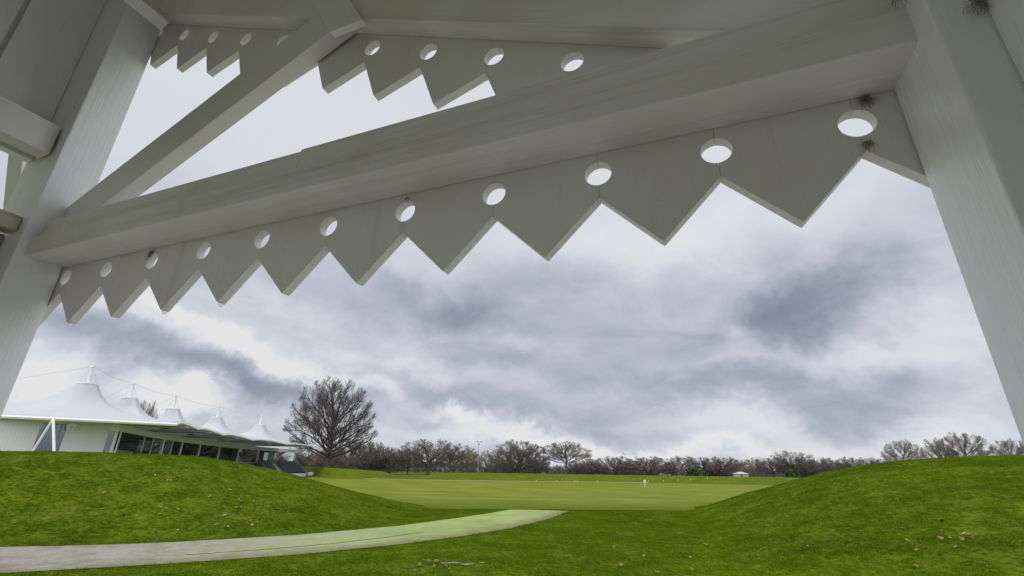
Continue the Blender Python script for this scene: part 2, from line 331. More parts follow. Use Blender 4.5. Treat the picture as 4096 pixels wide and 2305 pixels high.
# path of artificial turf
pl_ = [(-26, 4.2), (-14, 6.0), (-7.89, 8.46), (-5.87, 9.45), (-4.13, 10.53), (-2.51, 12.02), (-1.2, 13.6), (0.1, 15.65), (1.4, 18.6), (2.61, 22.37)]
pu_ = [(-30, 9.2), (-16, 10.0), (-10.39, 10.93), (-8.6, 11.4), (-7.42, 11.98), (-5.35, 13.43), (-3.34, 15.76), (-1.84, 18.52), (-0.7, 20.9), (0.14, 23.05)]
mp_, t, b = newmat('worn_artificial_turf', 0.8, 0.3)
p = pos(t); n_a = noise(t, p, 0.5, 5, 0.6, 0.5); n_b = noise(t, p, 40, 3, 0.7); n_c = noise(t, p, 2.2, 6, 0.7, 0.6)
sx = t.nodes.new('ShaderNodeSeparateXYZ'); t.links.new(p, sx.inputs[0])
wet = math_(t, 'ADD', math_(t, 'MULTIPLY', sx.outputs[0], -0.13), math_(t, 'MULTIPLY', math_(t, 'SUBTRACT', n_c, 0.5), 1.4))
wetf = math_(t, 'MULTIPLY', math_(t, 'SUBTRACT', wet, 0.28, clamp=True), 1.5, clamp=True)
cgreen = ramp(t, math_(t, 'ADD', math_(t, 'MULTIPLY', n_a, 0.6), math_(t, 'MULTIPLY', n_b, 0.4)), [(0.35, (0.18, 0.235, 0.06)), (0.65, (0.31, 0.37, 0.12))])
cgrey = ramp(t, math_(t, 'ADD', math_(t, 'MULTIPLY', n_c, 0.5), math_(t, 'MULTIPLY', n_b, 0.5)), [(0.38, (0.13, 0.115, 0.08)), (0.62, (0.36, 0.34, 0.28))])
moss = math_(t, 'MULTIPLY', math_(t, 'SUBTRACT', noise(t, p, 3.5, 5, .75, .8), .60, clamp=True), 9.0, clamp=True)
at_ = t.nodes.new('ShaderNodeAttribute'); at_.attribute_name = 'across'
ed = math_(t, 'SUBTRACT', 1.0, math_(t, 'MULTIPLY', math_(t, 'ADD', at_.outputs['Fac'], math_(t, 'MULTIPLY', math_(t, 'SUBTRACT', n_c, .5), .5)), 3.4), clamp=True)
grit = math_(t, 'MULTIPLY', math_(t, 'SUBTRACT', noise(t, p, 14, 4, .8), .62, clamp=True), 5.0, clamp=True)
pc = mixc(t, math_(t, 'MULTIPLY', ed, .85), mixc(t, wetf, cgreen, cgrey), (0.13, 0.105, 0.06))
pc = mixc(t, grit, pc, (0.10, 0.09, 0.055))
t.links.new(mixc(t, math_(t, 'MULTIPLY', moss, math_(t, 'MAXIMUM', ed, math_(t, 'MULTIPLY', wetf, .5))), pc, (0.08, 0.10, 0.012)), b.inputs['Base Color']); bump(t, b, n_b, 0.5, 0.01)
t.links.new(math_(t, 'SUBTRACT', 0.85, math_(t, 'MULTIPLY', wetf, 0.42)), b.inputs['Roughness'])
n_ = len(pl_); MB().add([(x, y, 0.012) for x, y in pl_] + [(x, y, 0.012) for x, y in pu_], [(i, i + 1, n_ + i + 1, n_ + i) for i in range(n_ - 1)]).build('path', mp_)
tag(bpy.data.objects['path'], kind='structure')
ac = bpy.data.objects['path'].data.attributes.new('across', 'FLOAT', 'POINT'); ac.data.foreach_set('value', [0.0] * n_ + [1.0] * n_)
# seam and dark joint along the path (a narrow mossy strip), muddy wet patch
M_SEAM = plain('mossy_seam', (0.12, 0.11, 0.03), 0.9, 0.5, 12)
sm = [(-6.2, 10.3), (-5.0, 11.1), (-4.0, 12.0), (-3.1, 13.1), (-2.3, 14.4)]
mb = MB(); vs = []
for i, (x, y) in enumerate(sm): vs += [(x - 0.02, y + 0.02, 0.017), (x + 0.02, y - 0.02, 0.017)]
mb.add(vs, [(2 * i, 2 * i + 1, 2 * i + 3, 2 * i + 2) for i in range(len(sm) - 1)])
tag(mb.build('path_seam', M_SEAM), kind='structure')
mm, t, b = newmat('wet_mud', 0.5, 0.4); t.links.new(ramp(t, noise(t, pos(t), 6, 5), [(0.35, (0.10, 0.09, 0.06)), (0.65, (0.30, 0.28, 0.24))]), b.inputs['Base Color'])
mb = MB()
for (px, py, sx_, sy_) in ((1072, 1410, .10, .04), (1095, 1412, .16, .05), (1120, 1418, .12, .05), (1142, 1417, .14, .06), (1170, 1421, .17, .05), (1190, 1419, .07, .04), (1212, 1417, .06, .04), (1040, 1436, .08, .04)):
    r = ray(px * k, py * k); c0 = Vector((0, 0, EYE)) + r * ((0.0 - EYE) / r.z)
    q = [(c0.x + sx_ * math.cos(a) * random.uniform(.6, 1.2), c0.y + sy_ * 1.6 * math.sin(a) * random.uniform(.6, 1.2), 0.009 + .0002 * len(mb.v) / 14) for a in np.linspace(0, 2 * math.pi, 15)[:-1]]
    mb.add(q, [tuple(range(14))])
tag(mb.build('mud', mm), kind='structure')

# grass blades on the near banks: one uncountable object
def in_path(x, y):
    import bisect
    px = np.array([p[0] for p in pl_]); py = np.array([p[1] for p in pl_]); ux = np.array([p[0] for p in pu_]); uy = np.array([p[1] for p in pu_])
    lowy = np.interp(x, px, py); upy = np.interp(x, ux, uy)
    low_ok = (y > lowy) | (x > px[-1] + 0.0); ins = (y > lowy) & (y < upy) & (x < 0.14)
    tri = (x >= 0.14) & (x < 2.61) & (y > lowy) & (y < 23.05 - (x - 0.14) * 0.275)
    return ins | tri
NT = 300000
a_ = rng.uniform(-0.90, 0.90, NT); r_ = np.sqrt(rng.uniform(6.5 ** 2, 31 ** 2, NT))
keep = rng.uniform(0, 1, NT) < np.clip(16 / r_, 0.35, 1); a_, r_ = a_[keep], r_[keep]
x_, y_ = r_ * np.sin(a_), r_ * np.cos(a_)
fieldy = np.interp(x_, [-30, -8, -1.5, 2.4, 8.2, 17, 30], [30, 24, 22.5, 22.9, 23.7, 25, 26.5]) 
h_ = hground(a_, r_)
ok = ~in_path(x_ + rng.normal(0, .03, len(x_)), y_ + rng.normal(0, .04, len(x_))) & ((y_ < fieldy) | (h_ > 0.05)) & ~((h_ < 0.05) & (np.abs(x_ * 0 + y_ - 9.3) < .35) & (x_ < -.7) & (x_ > -1.9) & (rng.uniform(0, 1, len(x_)) < .45))
x_, y_, h_ = x_[ok], y_[ok], h_[ok]
me = bpy.data.meshes.new('grass'); me.vertices.add(len(x_)); me.vertices.foreach_set('co', np.stack([x_, y_, h_ - .004], -1).astype(np.float32).ravel()); me.update()
grass = bpy.data.objects.new('grass', me); COL.objects.link(grass); tag(grass, 'short green grass covering the banks and verge beside the path', 'grass', kind='stuff')
tv, tf = [], []
for i in range(20):
    a = random.uniform(0, 6.28); rad = random.uniform(0, .075); cx_, cy_ = rad * math.cos(a), rad * math.sin(a)
    d = random.uniform(0, 6.28); ln = random.uniform(.02, .055); bend = random.uniform(.2, .9) * ln; wd = .0042; bx, by = math.cos(d + 1.57) * wd, math.sin(d + 1.57) * wd
    n0 = len(tv)
    tv += [(cx_ - bx, cy_ - by, 0), (cx_ + bx, cy_ + by, 0), (cx_ + bx * .7 + math.cos(d) * bend * .35, cy_ + by * .7 + math.sin(d) * bend * .35, ln * .6), (cx_ - bx * .7 + math.cos(d) * bend * .35, cy_ - by * .7 + math.sin(d) * bend * .35, ln * .6), (cx_ + math.cos(d) * bend, cy_ + math.sin(d) * bend, ln)]
    tf += [(n0, n0 + 1, n0 + 2, n0 + 3), (n0 + 3, n0 + 2, n0 + 4)]
tme = bpy.data.meshes.new('grass_tuft'); tme.from_pydata(tv, [], tf); tme.materials.append(G_BLADE)
ng = bpy.data.node_groups.new('grass_scatter', 'GeometryNodeTree')
ng.interface.new_socket('Geometry', in_out='INPUT', socket_type='NodeSocketGeometry'); ng.interface.new_socket('Geometry', in_out='OUTPUT', socket_type='NodeSocketGeometry')
tob = bpy.data.objects.new('grass_tuft', tme)         # never linked to the scene: only the scatter below uses its mesh
gi = ng.nodes.new('NodeGroupInput'); go = ng.nodes.new('NodeGroupOutput'); ip = ng.nodes.new('GeometryNodeInstanceOnPoints')
oi = ng.nodes.new('GeometryNodeObjectInfo'); oi.inputs['Object'].default_value = tob
rv = ng.nodes.new('FunctionNodeRandomValue'); rv.data_type = 'FLOAT_VECTOR'; rv.inputs[0].default_value = (-.15, -.15, 0); rv.inputs[1].default_value = (.15, .15, 6.28)
nz = ng.nodes.new('ShaderNodeTexNoise'); nz.inputs['Scale'].default_value = 1.3; nz.inputs['Detail'].default_value = 3
gp = ng.nodes.new('GeometryNodeInputPosition'); ng.links.new(gp.outputs[0], nz.inputs['Vector'])
rs = ng.nodes.new('FunctionNodeRandomValue'); rs.data_type = 'FLOAT'; rs.inputs[2].default_value = .5; rs.inputs[3].default_value = .95; rs.inputs['Seed'].default_value = 3
ml = ng.nodes.new('ShaderNodeMath'); ml.operation = 'MULTIPLY'; ng.links.new(rs.outputs[1], ml.inputs[0])
m2 = ng.nodes.new('ShaderNodeMath'); m2.operation = 'MULTIPLY'; m2.inputs[1].default_value = 1.7; ng.links.new(nz.outputs[0], m2.inputs[0]); ng.links.new(m2.outputs[0], ml.inputs[1])
ng.links.new(gi.outputs[0], ip.inputs['Points']); ng.links.new(oi.outputs['Geometry'], ip.inputs['Instance']); ng.links.new(rv.outputs[0], ip.inputs['Rotation']); ng.links.new(ml.outputs[0], ip.inputs['Scale'])
ng.links.new(ip.outputs[0], go.inputs[0])
grass.modifiers.new('scatter', 'NODES').node_group = ng

# ------------------------------------------------------------------ the timber shelter the camera stands in
S = 0.9
def W(u, w_, n):                                      # shelter coordinates -> world (n away from the camera, w up from eye level)
    return UU * (u * S) + NN * (n * S) + ZZ * (EYE + w_ * S)
shel = empty('timber_shelter', W(-1.0, -EYE / S, 1.0), 'white painted timber shelter framing the view, with toothed valance boards and posts', 'shelter')
GZ = -EYE / S
def bar(mb, u0, u1, n0, n1, wb0, wb1, wt0, wt1):      # a member whose bottom runs wb0..wb1 and top wt0..wt1
    return mb.hexa([W(u0, wb0, n0), W(u1, wb1, n0), W(u1, wb1, n1), W(u0, wb0, n1)], [W(u0, wt0, n0), W(u1, wt1, n0), W(u1, wt1, n1), W(u0, wt0, n1)])
# posts
def post(u0b, u0t, u1b, u1t, n0, n1, top):
    m = MB(); m.hexa([W(u0b, GZ, n0), W(u1b, GZ, n0), W(u1b, GZ, n1), W(u0b, GZ, n1)], [W(u0t, top, n0), W(u1t, top, n0), W(u1t, top, n1), W(u0t, top, n1)])
    return m.build('post', PM['v'], shel, 0.004)
post(-2.80, -2.70, -2.571, -2.411, .835, .998, 2.45)
post(.447, .447, .63, .63, .809, .998, 1.3)
# tie beam (two stacked boards) between the posts
TS = -0.012
bw = lambda u, c: c + TS * u
m = MB(); bar(m, -2.50, .455, .866, .958, bw(-2.62, .752), bw(.474, .752), bw(-2.62, .8365), bw(.474, .8365)); m.build('tie_beam', PM['u'], shel, 0.004)
m = MB(); bar(m, -1.08, .455, .884, .958, bw(-1.08, .8405), bw(.474, .8405), bw(-1.08, .922), bw(.474, .922)); m.build('tie_beam', PM['u'], shel, 0.003)
m = MB(); bar(m, -2.50, -1.0815, .886, .958, bw(-2.6, .8405), bw(-1.08, .8405), bw(-2.6, .917), bw(-1.08, .917)); m.build('tie_beam', PM['u'], shel, 0.003)
m = MB(); bar(m, -2.50, .455, .9585, 1.0, bw(-2.6, .754), bw(.474, .754), bw(-2.6, .912), bw(.474, .912)); m.build('tie_beam', PM['u'], shel, 0.003)
# toothed valances
def board(mb, c, dirv, down, s, r, vly, tip, top, n0, n1, left=True, right=True, flat=.006, clip=None):
    """one pierced board: c = middle between two holes (u, w), dirv along, down = across, both 2-vectors"""
    h = s / 2 - .0005; pts = []
    def pt(a, b): return (c[0] + dirv[0] * a + down[0] * b, c[1] + dirv[1] * a + down[1] * b)
    arc = lambda sg, rng_: [pt(sg * (h - r * math.cos(t)), r * math.sin(t)) for t in rng_]
    pts.append(pt(-h, -top)); pts += arc(-1, np.linspace(-math.pi / 2, math.pi / 2, 13)); pts.append(pt(-h, vly))
    pts += [pt(-flat, tip), pt(0, tip + .005), pt(flat, tip), pt(h, vly)]
    pts += arc(1, np.linspace(math.pi / 2, -math.pi / 2, 13)); pts.append(pt(h, -top))
    mb.prism([W(u, w_, n0) for u, w_ in pts], NN * ((n1 - n0) * S))
hu = [(k_, x) for k_, x in enumerate((-2.432, -2.158, -1.88, -1.598, -1.315, -1.031, -0.746, -0.461, -0.176, 0.098, 0.370))]
m = MB()
s0 = .282
for i in range(-1, 11):
    if i < 0: a0, a1 = hu[0][1] - s0, hu[0][1]
    elif i == 10: a0, a1 = hu[10][1], hu[10][1] + s0
    else: a0, a1 = hu[i][1], hu[i + 1][1]
    um = (a0 + a1) / 2; wm = .7105 - .0165 * (um + 1)
    board(m, (um, wm), (1, -.0165), (-.0, -1), a1 - a0, .0335, .070, .205, .075, 1.0, 1.028, flat=.006)
# keep the valance between the posts: the end boards are cut by the post faces, which stand proud of them
val_l = m.build('valance', PM['board'], shel, 0, label='level valance with round holes and pointed boards across the whole opening')
# rake above it
cs, sn = math.cos(math.atan(SL)), math.sin(math.atan(SL)); rd = (cs, -sn); rdn = (-sn, -cs)
rb = lambda u: 1.0455 - SL * u
def rbar(mb, u0, u1, n0, n1, lo, hi): return bar(mb, u0, u1, n0, n1, rb(u0) + lo, rb(u1) + lo, rb(u0) + hi, rb(u1) + hi)
m = MB(); rbar(m, -2.52, .45, .932, 1.0, 0, .21); m.build('rafter', PM['r'], shel, 0.003)
m = MB(); rbar(m, -2.52, .46, .94, .965, .2105, .62); m.build('gable_board', PM['r'], shel)
m = MB()
for i in range(-1, 12):
    h0 = np.array([-2.4486, 2.14]); st = np.array([.2466, -.1169])
    a0 = h0 + st * i; mid = a0 + st / 2
    if mid[0] < -2.62 or mid[0] > .02: continue
    # hole centre sits .105 below the rafter underside
    board(m, (mid[0], rb(mid[0]) - .066), rd, rdn, float(np.linalg.norm(st)), .0335, .064, .192, .12, 1.0, 1.028)
m.build('valance', PM['board'], shel, 0, label='sloping valance with round holes under the gable rafter')
# brace from the left post foot up to the rafter
m = MB(); bb = lambda u: 2.030 + .471 * u
bar(m, -2.52, -.97, .929, .99, bb(-2.52), bb(-.97), bb(-2.52) + .172, bb(-.97) + .172); m.build('brace', PM['b'], shel, 0.003)
# short strut above the joint
m = MB(); d1 = np.array([-.50, .866]); o1 = np.array([-1.0, 1.455]); wd = .06
q = [o1 + (wd, 0), o1 + d1 * .7 + (wd, 0), o1 + d1 * .7 - (.08, 0), o1 - (.08, 0)]
m.prism([W(a, b_, .90) for a, b_ in q], NN * (.027 * S)); m.build('strut', PM['b'], shel, 0.002)
# purlin running over the camera at the head of the post
m = MB(); q = [(-2.262, 2.0), (-2.215, 2.035), (-2.25, 2.10), (-2.31, 2.07)]
m.prism([W(a, b_, .93) for a, b_ in q], NN * (-3.6 * S)); m.build('purlin', PM['n'], shel, 0.003)
# ridge partition on the left: rail, boarded panel above, lower rail and dirty board below
def nbar(mb, u0, u1, w0, w1, n0, n1): return bar(mb, u0, u1, n0, n1, w0, w0, w1, w1)
m = MB(); nbar(m, -2.60, -2.515, 1.258, 1.404, -2.2, .826); m.build('rail', PM['n'], shel, 0.004)
m = MB(); nbar(m, -2.71, -2.665, 1.27, 2.5, .604, .834); nbar(m, -2.71, -2.665, 1.27, 2.5, -2.2, .586); nbar(m, -2.705, -2.692, 1.27, 2.5, .58, .61); m.build('partition_panel', PM['v'], shel, 0.002)
m = MB(); nbar(m, -2.60, -2.52, .887, .952, -2.2, .832); m.build('rail', PM['dirty'], shel, 0.004, label='lower rail stained with dark mildew')
m = MB(); nbar(m, -2.64, -2.61, .3, .885, .3, .832); m.build('partition_panel', PM['dirty'], shel, 0.002, label='mildewed board under the lower rail')
m = MB(); q = [(-3.42, 1.72), (-3.26, 1.72), (-2.93, 1.10), (-3.05, 1.10)]
m.prism([W(a, b_, .94) for a, b_ in q], NN * (.05 * S)); m.build('strut', PM['b'], shel, 0.002)
m = MB(); bar(m, -5.8, -2.9, .94, 1.0, 1.05, 1.05, 1.1, 1.1); 
# right side wall of upright boards
m = MB()
for i in range(22):
    n_b = .806 - i * .145; nbar(m, .515, .538, GZ, 1.05, n_b - .1425, n_b)
m.build('side_wall', PM['v'], shel, 0.003)
m = MB(); nbar(m, .463, .5145, .862, .93, -2.3, .807); m.build('wall_plate', PM['n'], shel, 0.003)
# roof boards over the camera (both slopes) with a ridge
m = MB()
for i in range(26):
    n1_ = 1.16 - i * .14
    for sgn in (0, 1):
        if sgn == 0: ua, ub = -2.62, .80; wa, wb = rb(-2.62) + .64, rb(.80) + .64
        else: ua, ub = -6.05, -2.622; wa, wb = rb(.80) + .64, rb(-2.62) + .64
        bar(m, ua, ub, n1_ - .138, n1_, wa, wb, wa + .03, wb + .03)
m.build('roof_deck', PM['r'], shel, 0.002)
m = MB()
for u_ in (-2.72, .48):
    m = MB(); bar(m, u_, u_ + .15, -2.25, -2.10, GZ, GZ, 1.6 if u_ < 0 else 1.0, 1.6 if u_ < 0 else 1.0); m.build('post', PM['v'], shel, 0.004)
m = MB(); nbar(m, -6.05, .8, GZ - .02, GZ + .012, -2.5, 1.4); m.build('floor_slab', M_CONC, shel)
for i in range(24):
    u_ = -2.66 + i * .145
    if i == 0: m = MB()
    bar(m, u_, u_ + .1425, -2.40, -2.37, GZ, GZ, min(2.6, rb(u_ + .07) + .6), min(2.6, rb(u_ + .07) + .6))
m.build('rear_light_blocker', PM['v'], shel, 0.003)  # added unseen boarding behind the camera, keeps light off the inner faces
ap = [W(-4.2, GZ, 1.402), W(2.2, GZ, 1.402), W(2.6, GZ, 5.2), W(-3.4, GZ, 5.2)]
mb = MB(); mb.add([(q.x, q.y, .008) for q in ap], [(0, 1, 2, 3)]); tag(mb.build('added_bounce_slab', M_BOUNCE), kind='structure')  # added pale slab out of view, bounces neutral light up to the undersides

# cobwebs: tangles of dusty thread in the corners of the timber
M_WEB = plain('dusty_cobweb', (0.26, 0.23, 0.18), 0.95, 0.4, 60)
def cobweb(u, w_, n, size, label, nthr=26, seed=0, dv=(0, -1)):
    r0 = random.Random(seed); m = MB(); c = W(u, w_, n)
    for i in range(int(nthr * 2.2)):
        a = r0.gauss(0, .5) * size; b_ = r0.gauss(0, .5) * size; e = r0.uniform(0, .3) * size
        p0 = c + UU * a * .6 + ZZ * b_ * .6 - NN * .0035; ln = size * r0.uniform(.2, 1.2)
        ang = r0.uniform(0, 6.28); p2 = p0 + (UU * (math.cos(ang) * .7 + dv[0] * .5) + ZZ * (math.sin(ang) * .7 + dv[1] * .5)) * ln
        p1 = (p0 + p2) / 2 + UU * r0.gauss(0, .15) * ln + ZZ * r0.gauss(0, .15) * ln - NN * r0.uniform(.001, .006)
        m.tube([p0, p1, p2], [.00042, .00034, .0002], 3)
    o = m.build('cobweb', M_WEB); tag(o, label, 'cobweb', 'dusty cobwebs on the painted timber'); return o
cobweb(.395, .742, 1.0, .017, 'dark clotted cobweb in the top corner beside the right post', 60, 1)
cobweb(-1.885, .757, 1.0, .022, 'brown cobweb above the third hole, trailing down to the left', 42, 2, (-1, -1))
cobweb(.375, .632, 1.0, .014, 'cobweb in the notch below the largest hole', 26, 3)
cobweb(-.462, .79, 1.0, .02, 'thin cobweb thread rising above the middle hole', 8, 6, (0, 1.5))
cobweb(-.74, .745, 1.0, .012, 'wispy cobweb over the hole left of the middle', 10, 7)
cobweb(.44, .86, .862, .02, 'cobweb in the joint of tie beam and right post', 30, 10)
cobweb(.508, .74, .803, .022, 'long dark cobweb in the corner behind the right post', 60, 12, (0, -1.2))
# rain drops on the tips of four teeth
md, t, b = newmat('rain_water', 0.02); b.inputs['Transmission Weight'].default_value = 1.0; b.inputs['IOR'].default_value = 1.33
for i, (u_, lab) in enumerate(((-2.295, 'clear raindrop under the leftmost pointed tooth in view'), (-1.74, 'clear raindrop hanging from the third tooth from the left'), (-1.456, 'clear raindrop hanging from the fourth tooth from the left'))):
    bm = bmesh.new(); bmesh.ops.create_uvsphere(bm, u_segments=12, v_segments=8, radius=.0065)
    for v in bm.verts: v.co.z *= 1.25
    me = bpy.data.meshes.new('raindrop'); bm.to_mesh(me); bm.free(); me.materials.append(md); [setattr(p_, 'use_smooth', True) for p_ in me.polygons]
    o = bpy.data.objects.new('raindrop', me); COL.objects.link(o); o.location = W(u_, .7105 - .0165 * (u_ + 1) - .213, 1.014); tag(o, lab, 'raindrop', 'raindrops on the valance teeth')

# ------------------------------------------------------------------ tented pavilion
ZE = 5.4
Fp = [(-31.0, 45.6), (-33.0, 51.9), (-35.6, 61.1), (-37.5, 71.9), (-37.6, 83.3), (-37.4, 97.8)]
Bp = [(-54, 35.4), (-57, 57), (-61, 69), (-63.5, 79), (-64, 91), (-63, 105)]
Mp = [(-41.1, 46.2), (-44.5, 56.1), (-46.3, 66.4), (-47.0, 78.0), (-46.2, 90.5)]
pav = empty('pavilion', (-45, 70, 0), 'long low white pavilion with five peaked tent roofs and a glazed front', 'pavilion')
gs, gv = [0, .06, .12, .2, .32, .48, .68, .85, 1.0], [1, .72, .55, .42, .27, .15, .06, .02, 0]
def lerp(a, b, t): return (a[0] + (b[0] - a[0]) * t, a[1] + (b[1] - a[1]) * t)
for i in range(5):
    f0, f1, b0, b1, c = Fp[i], Fp[i + 1], Bp[i], Bp[i + 1], Mp[i]
    bd = []
    ns = 14
    for (p, q, kind) in ((f0, f1, 'f'), (f1, b1, 's'), (b1, b0, 'f'), (b0, f0, 'e' if i == 0 else 's')):
        for j in range(ns):
            tt = j / ns; x, y = lerp(p, q, tt); z = ZE
            cc = 4 * tt * (1 - tt)
            if kind == 'f': x += (c[0] - x) * .05 * cc; y += (c[1] - y) * .05 * cc; z += .28 * cc
            if kind == 's': z += 1.0 * math.sin(math.pi * tt) ** .8
            if kind == 'e': x += 1.8 * .5 * cc * 0; y -= 2.6 * cc * .35
            if i == 4 and kind == 's' and p == f1: z = ZE + .25 * cc
            bd.append((x, y, z))
    nb = len(bd); vs, fs = [], []
    for j in range(len(gs)):
        for (x, y, z) in bd:
            dx, dy = x - c[0], y - c[1]; d = math.hypot(dx, dy); s_ = gs[j]; rr_ = .8 + (d - .8) * s_
            vs.append((c[0] + dx / d * rr_, c[1] + dy / d * rr_, z + (8.9 - z) * gv[j] if s_ < 1 else z))
    for j in range(len(gs) - 1):
        for q in range(nb): fs.append((j * nb + q, j * nb + (q + 1) % nb, (j + 1) * nb + (q + 1) % nb, (j + 1) * nb + q))
    nv = len(vs); vs2 = [(x, y, z - .05) for x, y, z in vs]
    fs2 = [tuple(a + nv for a in f[::-1]) for f in fs]; e0 = (len(gs) - 1) * nb
    rim = [(e0 + q, e0 + q + nv, e0 + (q + 1) % nb + nv, e0 + (q + 1) % nb) for q in range(nb)]
    can = MB().add(vs + vs2, fs + fs2 + rim).build('canopy', M_FABRIC, pav, smooth=True)
    # ring, mast, cables
    MB().tube([(c[0], c[1], 8.86), (c[0], c[1], 8.98)], .84, 20).build('ring', M_WHITE, can)
    lean = Vector((0, -.1, 0))
    top = Vector((c[0], c[1], 10.62)) + lean
    MB().tube([Vector((c[0], c[1], 8.9)), top], [.17, .13], 10).tube([top - ZZ * .1, top + ZZ * .12], .2, 10).build('mast', M_WHITE, pav, smooth=False)
    m = MB()
    for a in np.linspace(0, 2 * math.pi, 7)[:-1]: m.tube([top, (c[0] + .8 * math.cos(a), c[1] + .8 * math.sin(a), 8.93)], .006, 4)
    m.tube([top, (f0[0] * .25 + b0[0] * .75, f0[1] * .25 + b0[1] * .75, ZE + .9)], .010, 4)
    if i < 4: 
        c2 = Mp[i + 1]; t2 = Vector((c2[0], c2[1], 10.62)) + lean; m.tube([top, (top + t2) / 2 - ZZ * .25, t2], .013, 4)
    m.build('cable', M_GREY, pav)
    # eave tube, soffit spreaders
    m = MB(); fr = [Vector(v) for v in bd[:ns + 1]]
    m.tube([v - ZZ * .14 for v in fr], .10, 8)
    if i == 0:
        er = [Vector(v) for v in bd[3 * ns:]] + [Vector(bd[0])]
        m.tube([v - ZZ * .20 for v in er], .16, 8)
    m.build('eave_tube', M_WHITE, pav)
    if i < 5:
        m = MB()
        for tt in (.0, .5): 
            p0 = lerp(f0, f1, tt); m.tube([(p0[0], p0[1], ZE - .2), (c[0] * .7 + p0[0] * .3, c[1] * .7 + p0[1] * .3, ZE - .15)], .07, 6)
        m.build('roof_strut', M_GREY, pav)
Wf = [(-37.0, 46.8), (-40.7, 56.0), (-44.0, 66.5), (-46.6, 79.7), (-47.6, 93), (-46.2, 107.5)]
def wallstrip(name, a, b, z0, z1, mat, th=.12, out=0.0, parent=pav, label=None):
    a, b = Vector((*a, 0)), Vector((*b, 0)); d = (b - a).normalized(); n = Vector((d.y, -d.x, 0))
    q0 = a + n * out; q1 = b + n * out; q2 = b + n * (out - th); q3 = a + n * (out - th)
    return MB().hexa([(q.x, q.y, z0) for q in (q0, q1, q2, q3)], [(q.x, q.y, z1) for q in (q0, q1, q2, q3)]).build(name, mat, parent, label=label)
def pane(a, b, z0, z1, parent=pav):
    return MB().add([(a[0], a[1], z0), (b[0], b[1], z0), (b[0], b[1], z1), (a[0], a[1], z1)], [(0, 1, 2, 3)]).build('window', M_GLASS, parent)
def wallx(px, A_, B_, py=1695):                       # where a photo column meets a wall line
    r = ray(px, py); a = Vector(A_); b = Vector(B_); d = b - a
    den = r.x * d.y - r.y * d.x; tt = (a.x * d.y - a.y * d.x) / den
    return (r.x * tt, r.y * tt)
# interior: floor, back wall, dark ceiling
sh = lambda p, o: (p[0] - o, p[1] + .1 * o)
inner = [sh(p, 7) for p in Wf]
m = MB(); nW = len(Wf)
m.add([(x, y, 2.42) for x, y in Wf + inner[::-1]] + [(x, y, 0) for x, y in Wf + inner[::-1]],
      [tuple(range(2 * nW))] + [(i, (i + 1) % (2 * nW), 2 * nW + (i + 1) % (2 * nW), 2 * nW + i) for i in range(2 * nW)]); m.build('plinth', M_CONC, pav)
for i in range(nW - 1): 
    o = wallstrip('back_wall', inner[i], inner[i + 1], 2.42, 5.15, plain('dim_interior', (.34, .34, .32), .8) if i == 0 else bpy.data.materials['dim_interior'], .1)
for i in range(nW - 1): wallstrip('fascia', Wf[i], Wf[i + 1], 4.6, 5.2, M_PANEL, .35, .05)
# ceiling slab
m = MB(); m.add([(x, y, 5.16) for x, y in Wf + inner[::-1]] + [(x, y, 5.22) for x, y in Wf + inner[::-1]], [tuple(range(2 * nW))[::-1], tuple(range(2 * nW, 4 * nW))] + [(i, (i + 1) % (2 * nW), 2 * nW + (i + 1) % (2 * nW), 2 * nW + i) for i in range(2 * nW)]); m.build('ceiling', M_CONC, pav)
# glazed bays
cols = [(483, 0), (580, 0), (614, 0), (655, 1), (693, 0), (728, 1), (800, 1), (878, 1), (955, 1), (1035, 1), (1111, 1), (1180, 1)]
def facade_pt(px):
    best = None
    for i in range(nW - 1):
        q = wallx(px, Wf[i], Wf[i + 1], float(np.interp(px, [480, 600, 728, 876, 1031, 1183], [1726, 1748, 1767, 1786, 1800, 1812]))); a, b_ = Wf[i], Wf[i + 1]
        tt = (q[1] - a[1]) / (b_[1] - a[1])
        if -.001 <= tt <= 1.001: return q
    return Wf[-1] if px > 1000 else Wf[0]
fp = [facade_pt(c[0]) for c in cols]; fp[-1] = Wf[-1]
for i in range(len(fp) - 1):
    pane(fp[i], fp[i + 1], 2.45, 4.6)
    wd = .22 if cols[i][1] else .07; m = MB(); m.box(fp[i][0] - wd / 2, fp[i][0] + wd / 2 + .06, fp[i][1] - wd / 2, fp[i][1] + wd / 2, 2.42, 4.6); m.build('column' if cols[i][1] else 'mullion', M_WHITE, pav)
    wallstrip('sill', fp[i], fp[i + 1], 2.30, 2.46, M_CONC, .3, .12)
# white benches and pale screens inside the glass
for (pa, pb, zt, off) in ((490, 570, 3.0, .5), (600, 640, 2.7, .5), (672, 695, 3.1, .8), (735, 790, 3.0, 2.0), (820, 860, 3.2, 2.5), (890, 940, 3.0, 2.5), (1040, 1085, 2.75, .6)):
    a, b_ = facade_pt(pa), facade_pt(pb); a = (a[0] - off, a[1]); b_ = (b_[0] - off, b_[1])
    o = wallstrip('counter', a, b_, 2.42, zt, M_WHITE, .45)
a, b_ = facade_pt(602), facade_pt(640); wallstrip('screen', (a[0] - 1, a[1]), (b_[0] - 1, b_[1]), 3.2, 4.3, M_CONC, .1)
a, b_ = facade_pt(1118), facade_pt(1176); wallstrip('curtain', (a[0] - .4, a[1]), (b_[0] - .4, b_[1]), 2.5, 4.55, M_CONC, .05)
a, b_ = facade_pt(1085), facade_pt(1110); wallstrip('curtain', (a[0] - .4, a[1]), (b_[0] - .4, b_[1]), 2.5, 4.55, M_PANEL, .05)
# interior dividing walls, dark
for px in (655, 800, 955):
    a = facade_pt(px + 10); m = MB(); m.box(a[0] - 6.5, a[0] - 1.5, a[1], a[1] + .1, 2.42, 5.15); m.build('dividing_wall', M_DARK, pav)
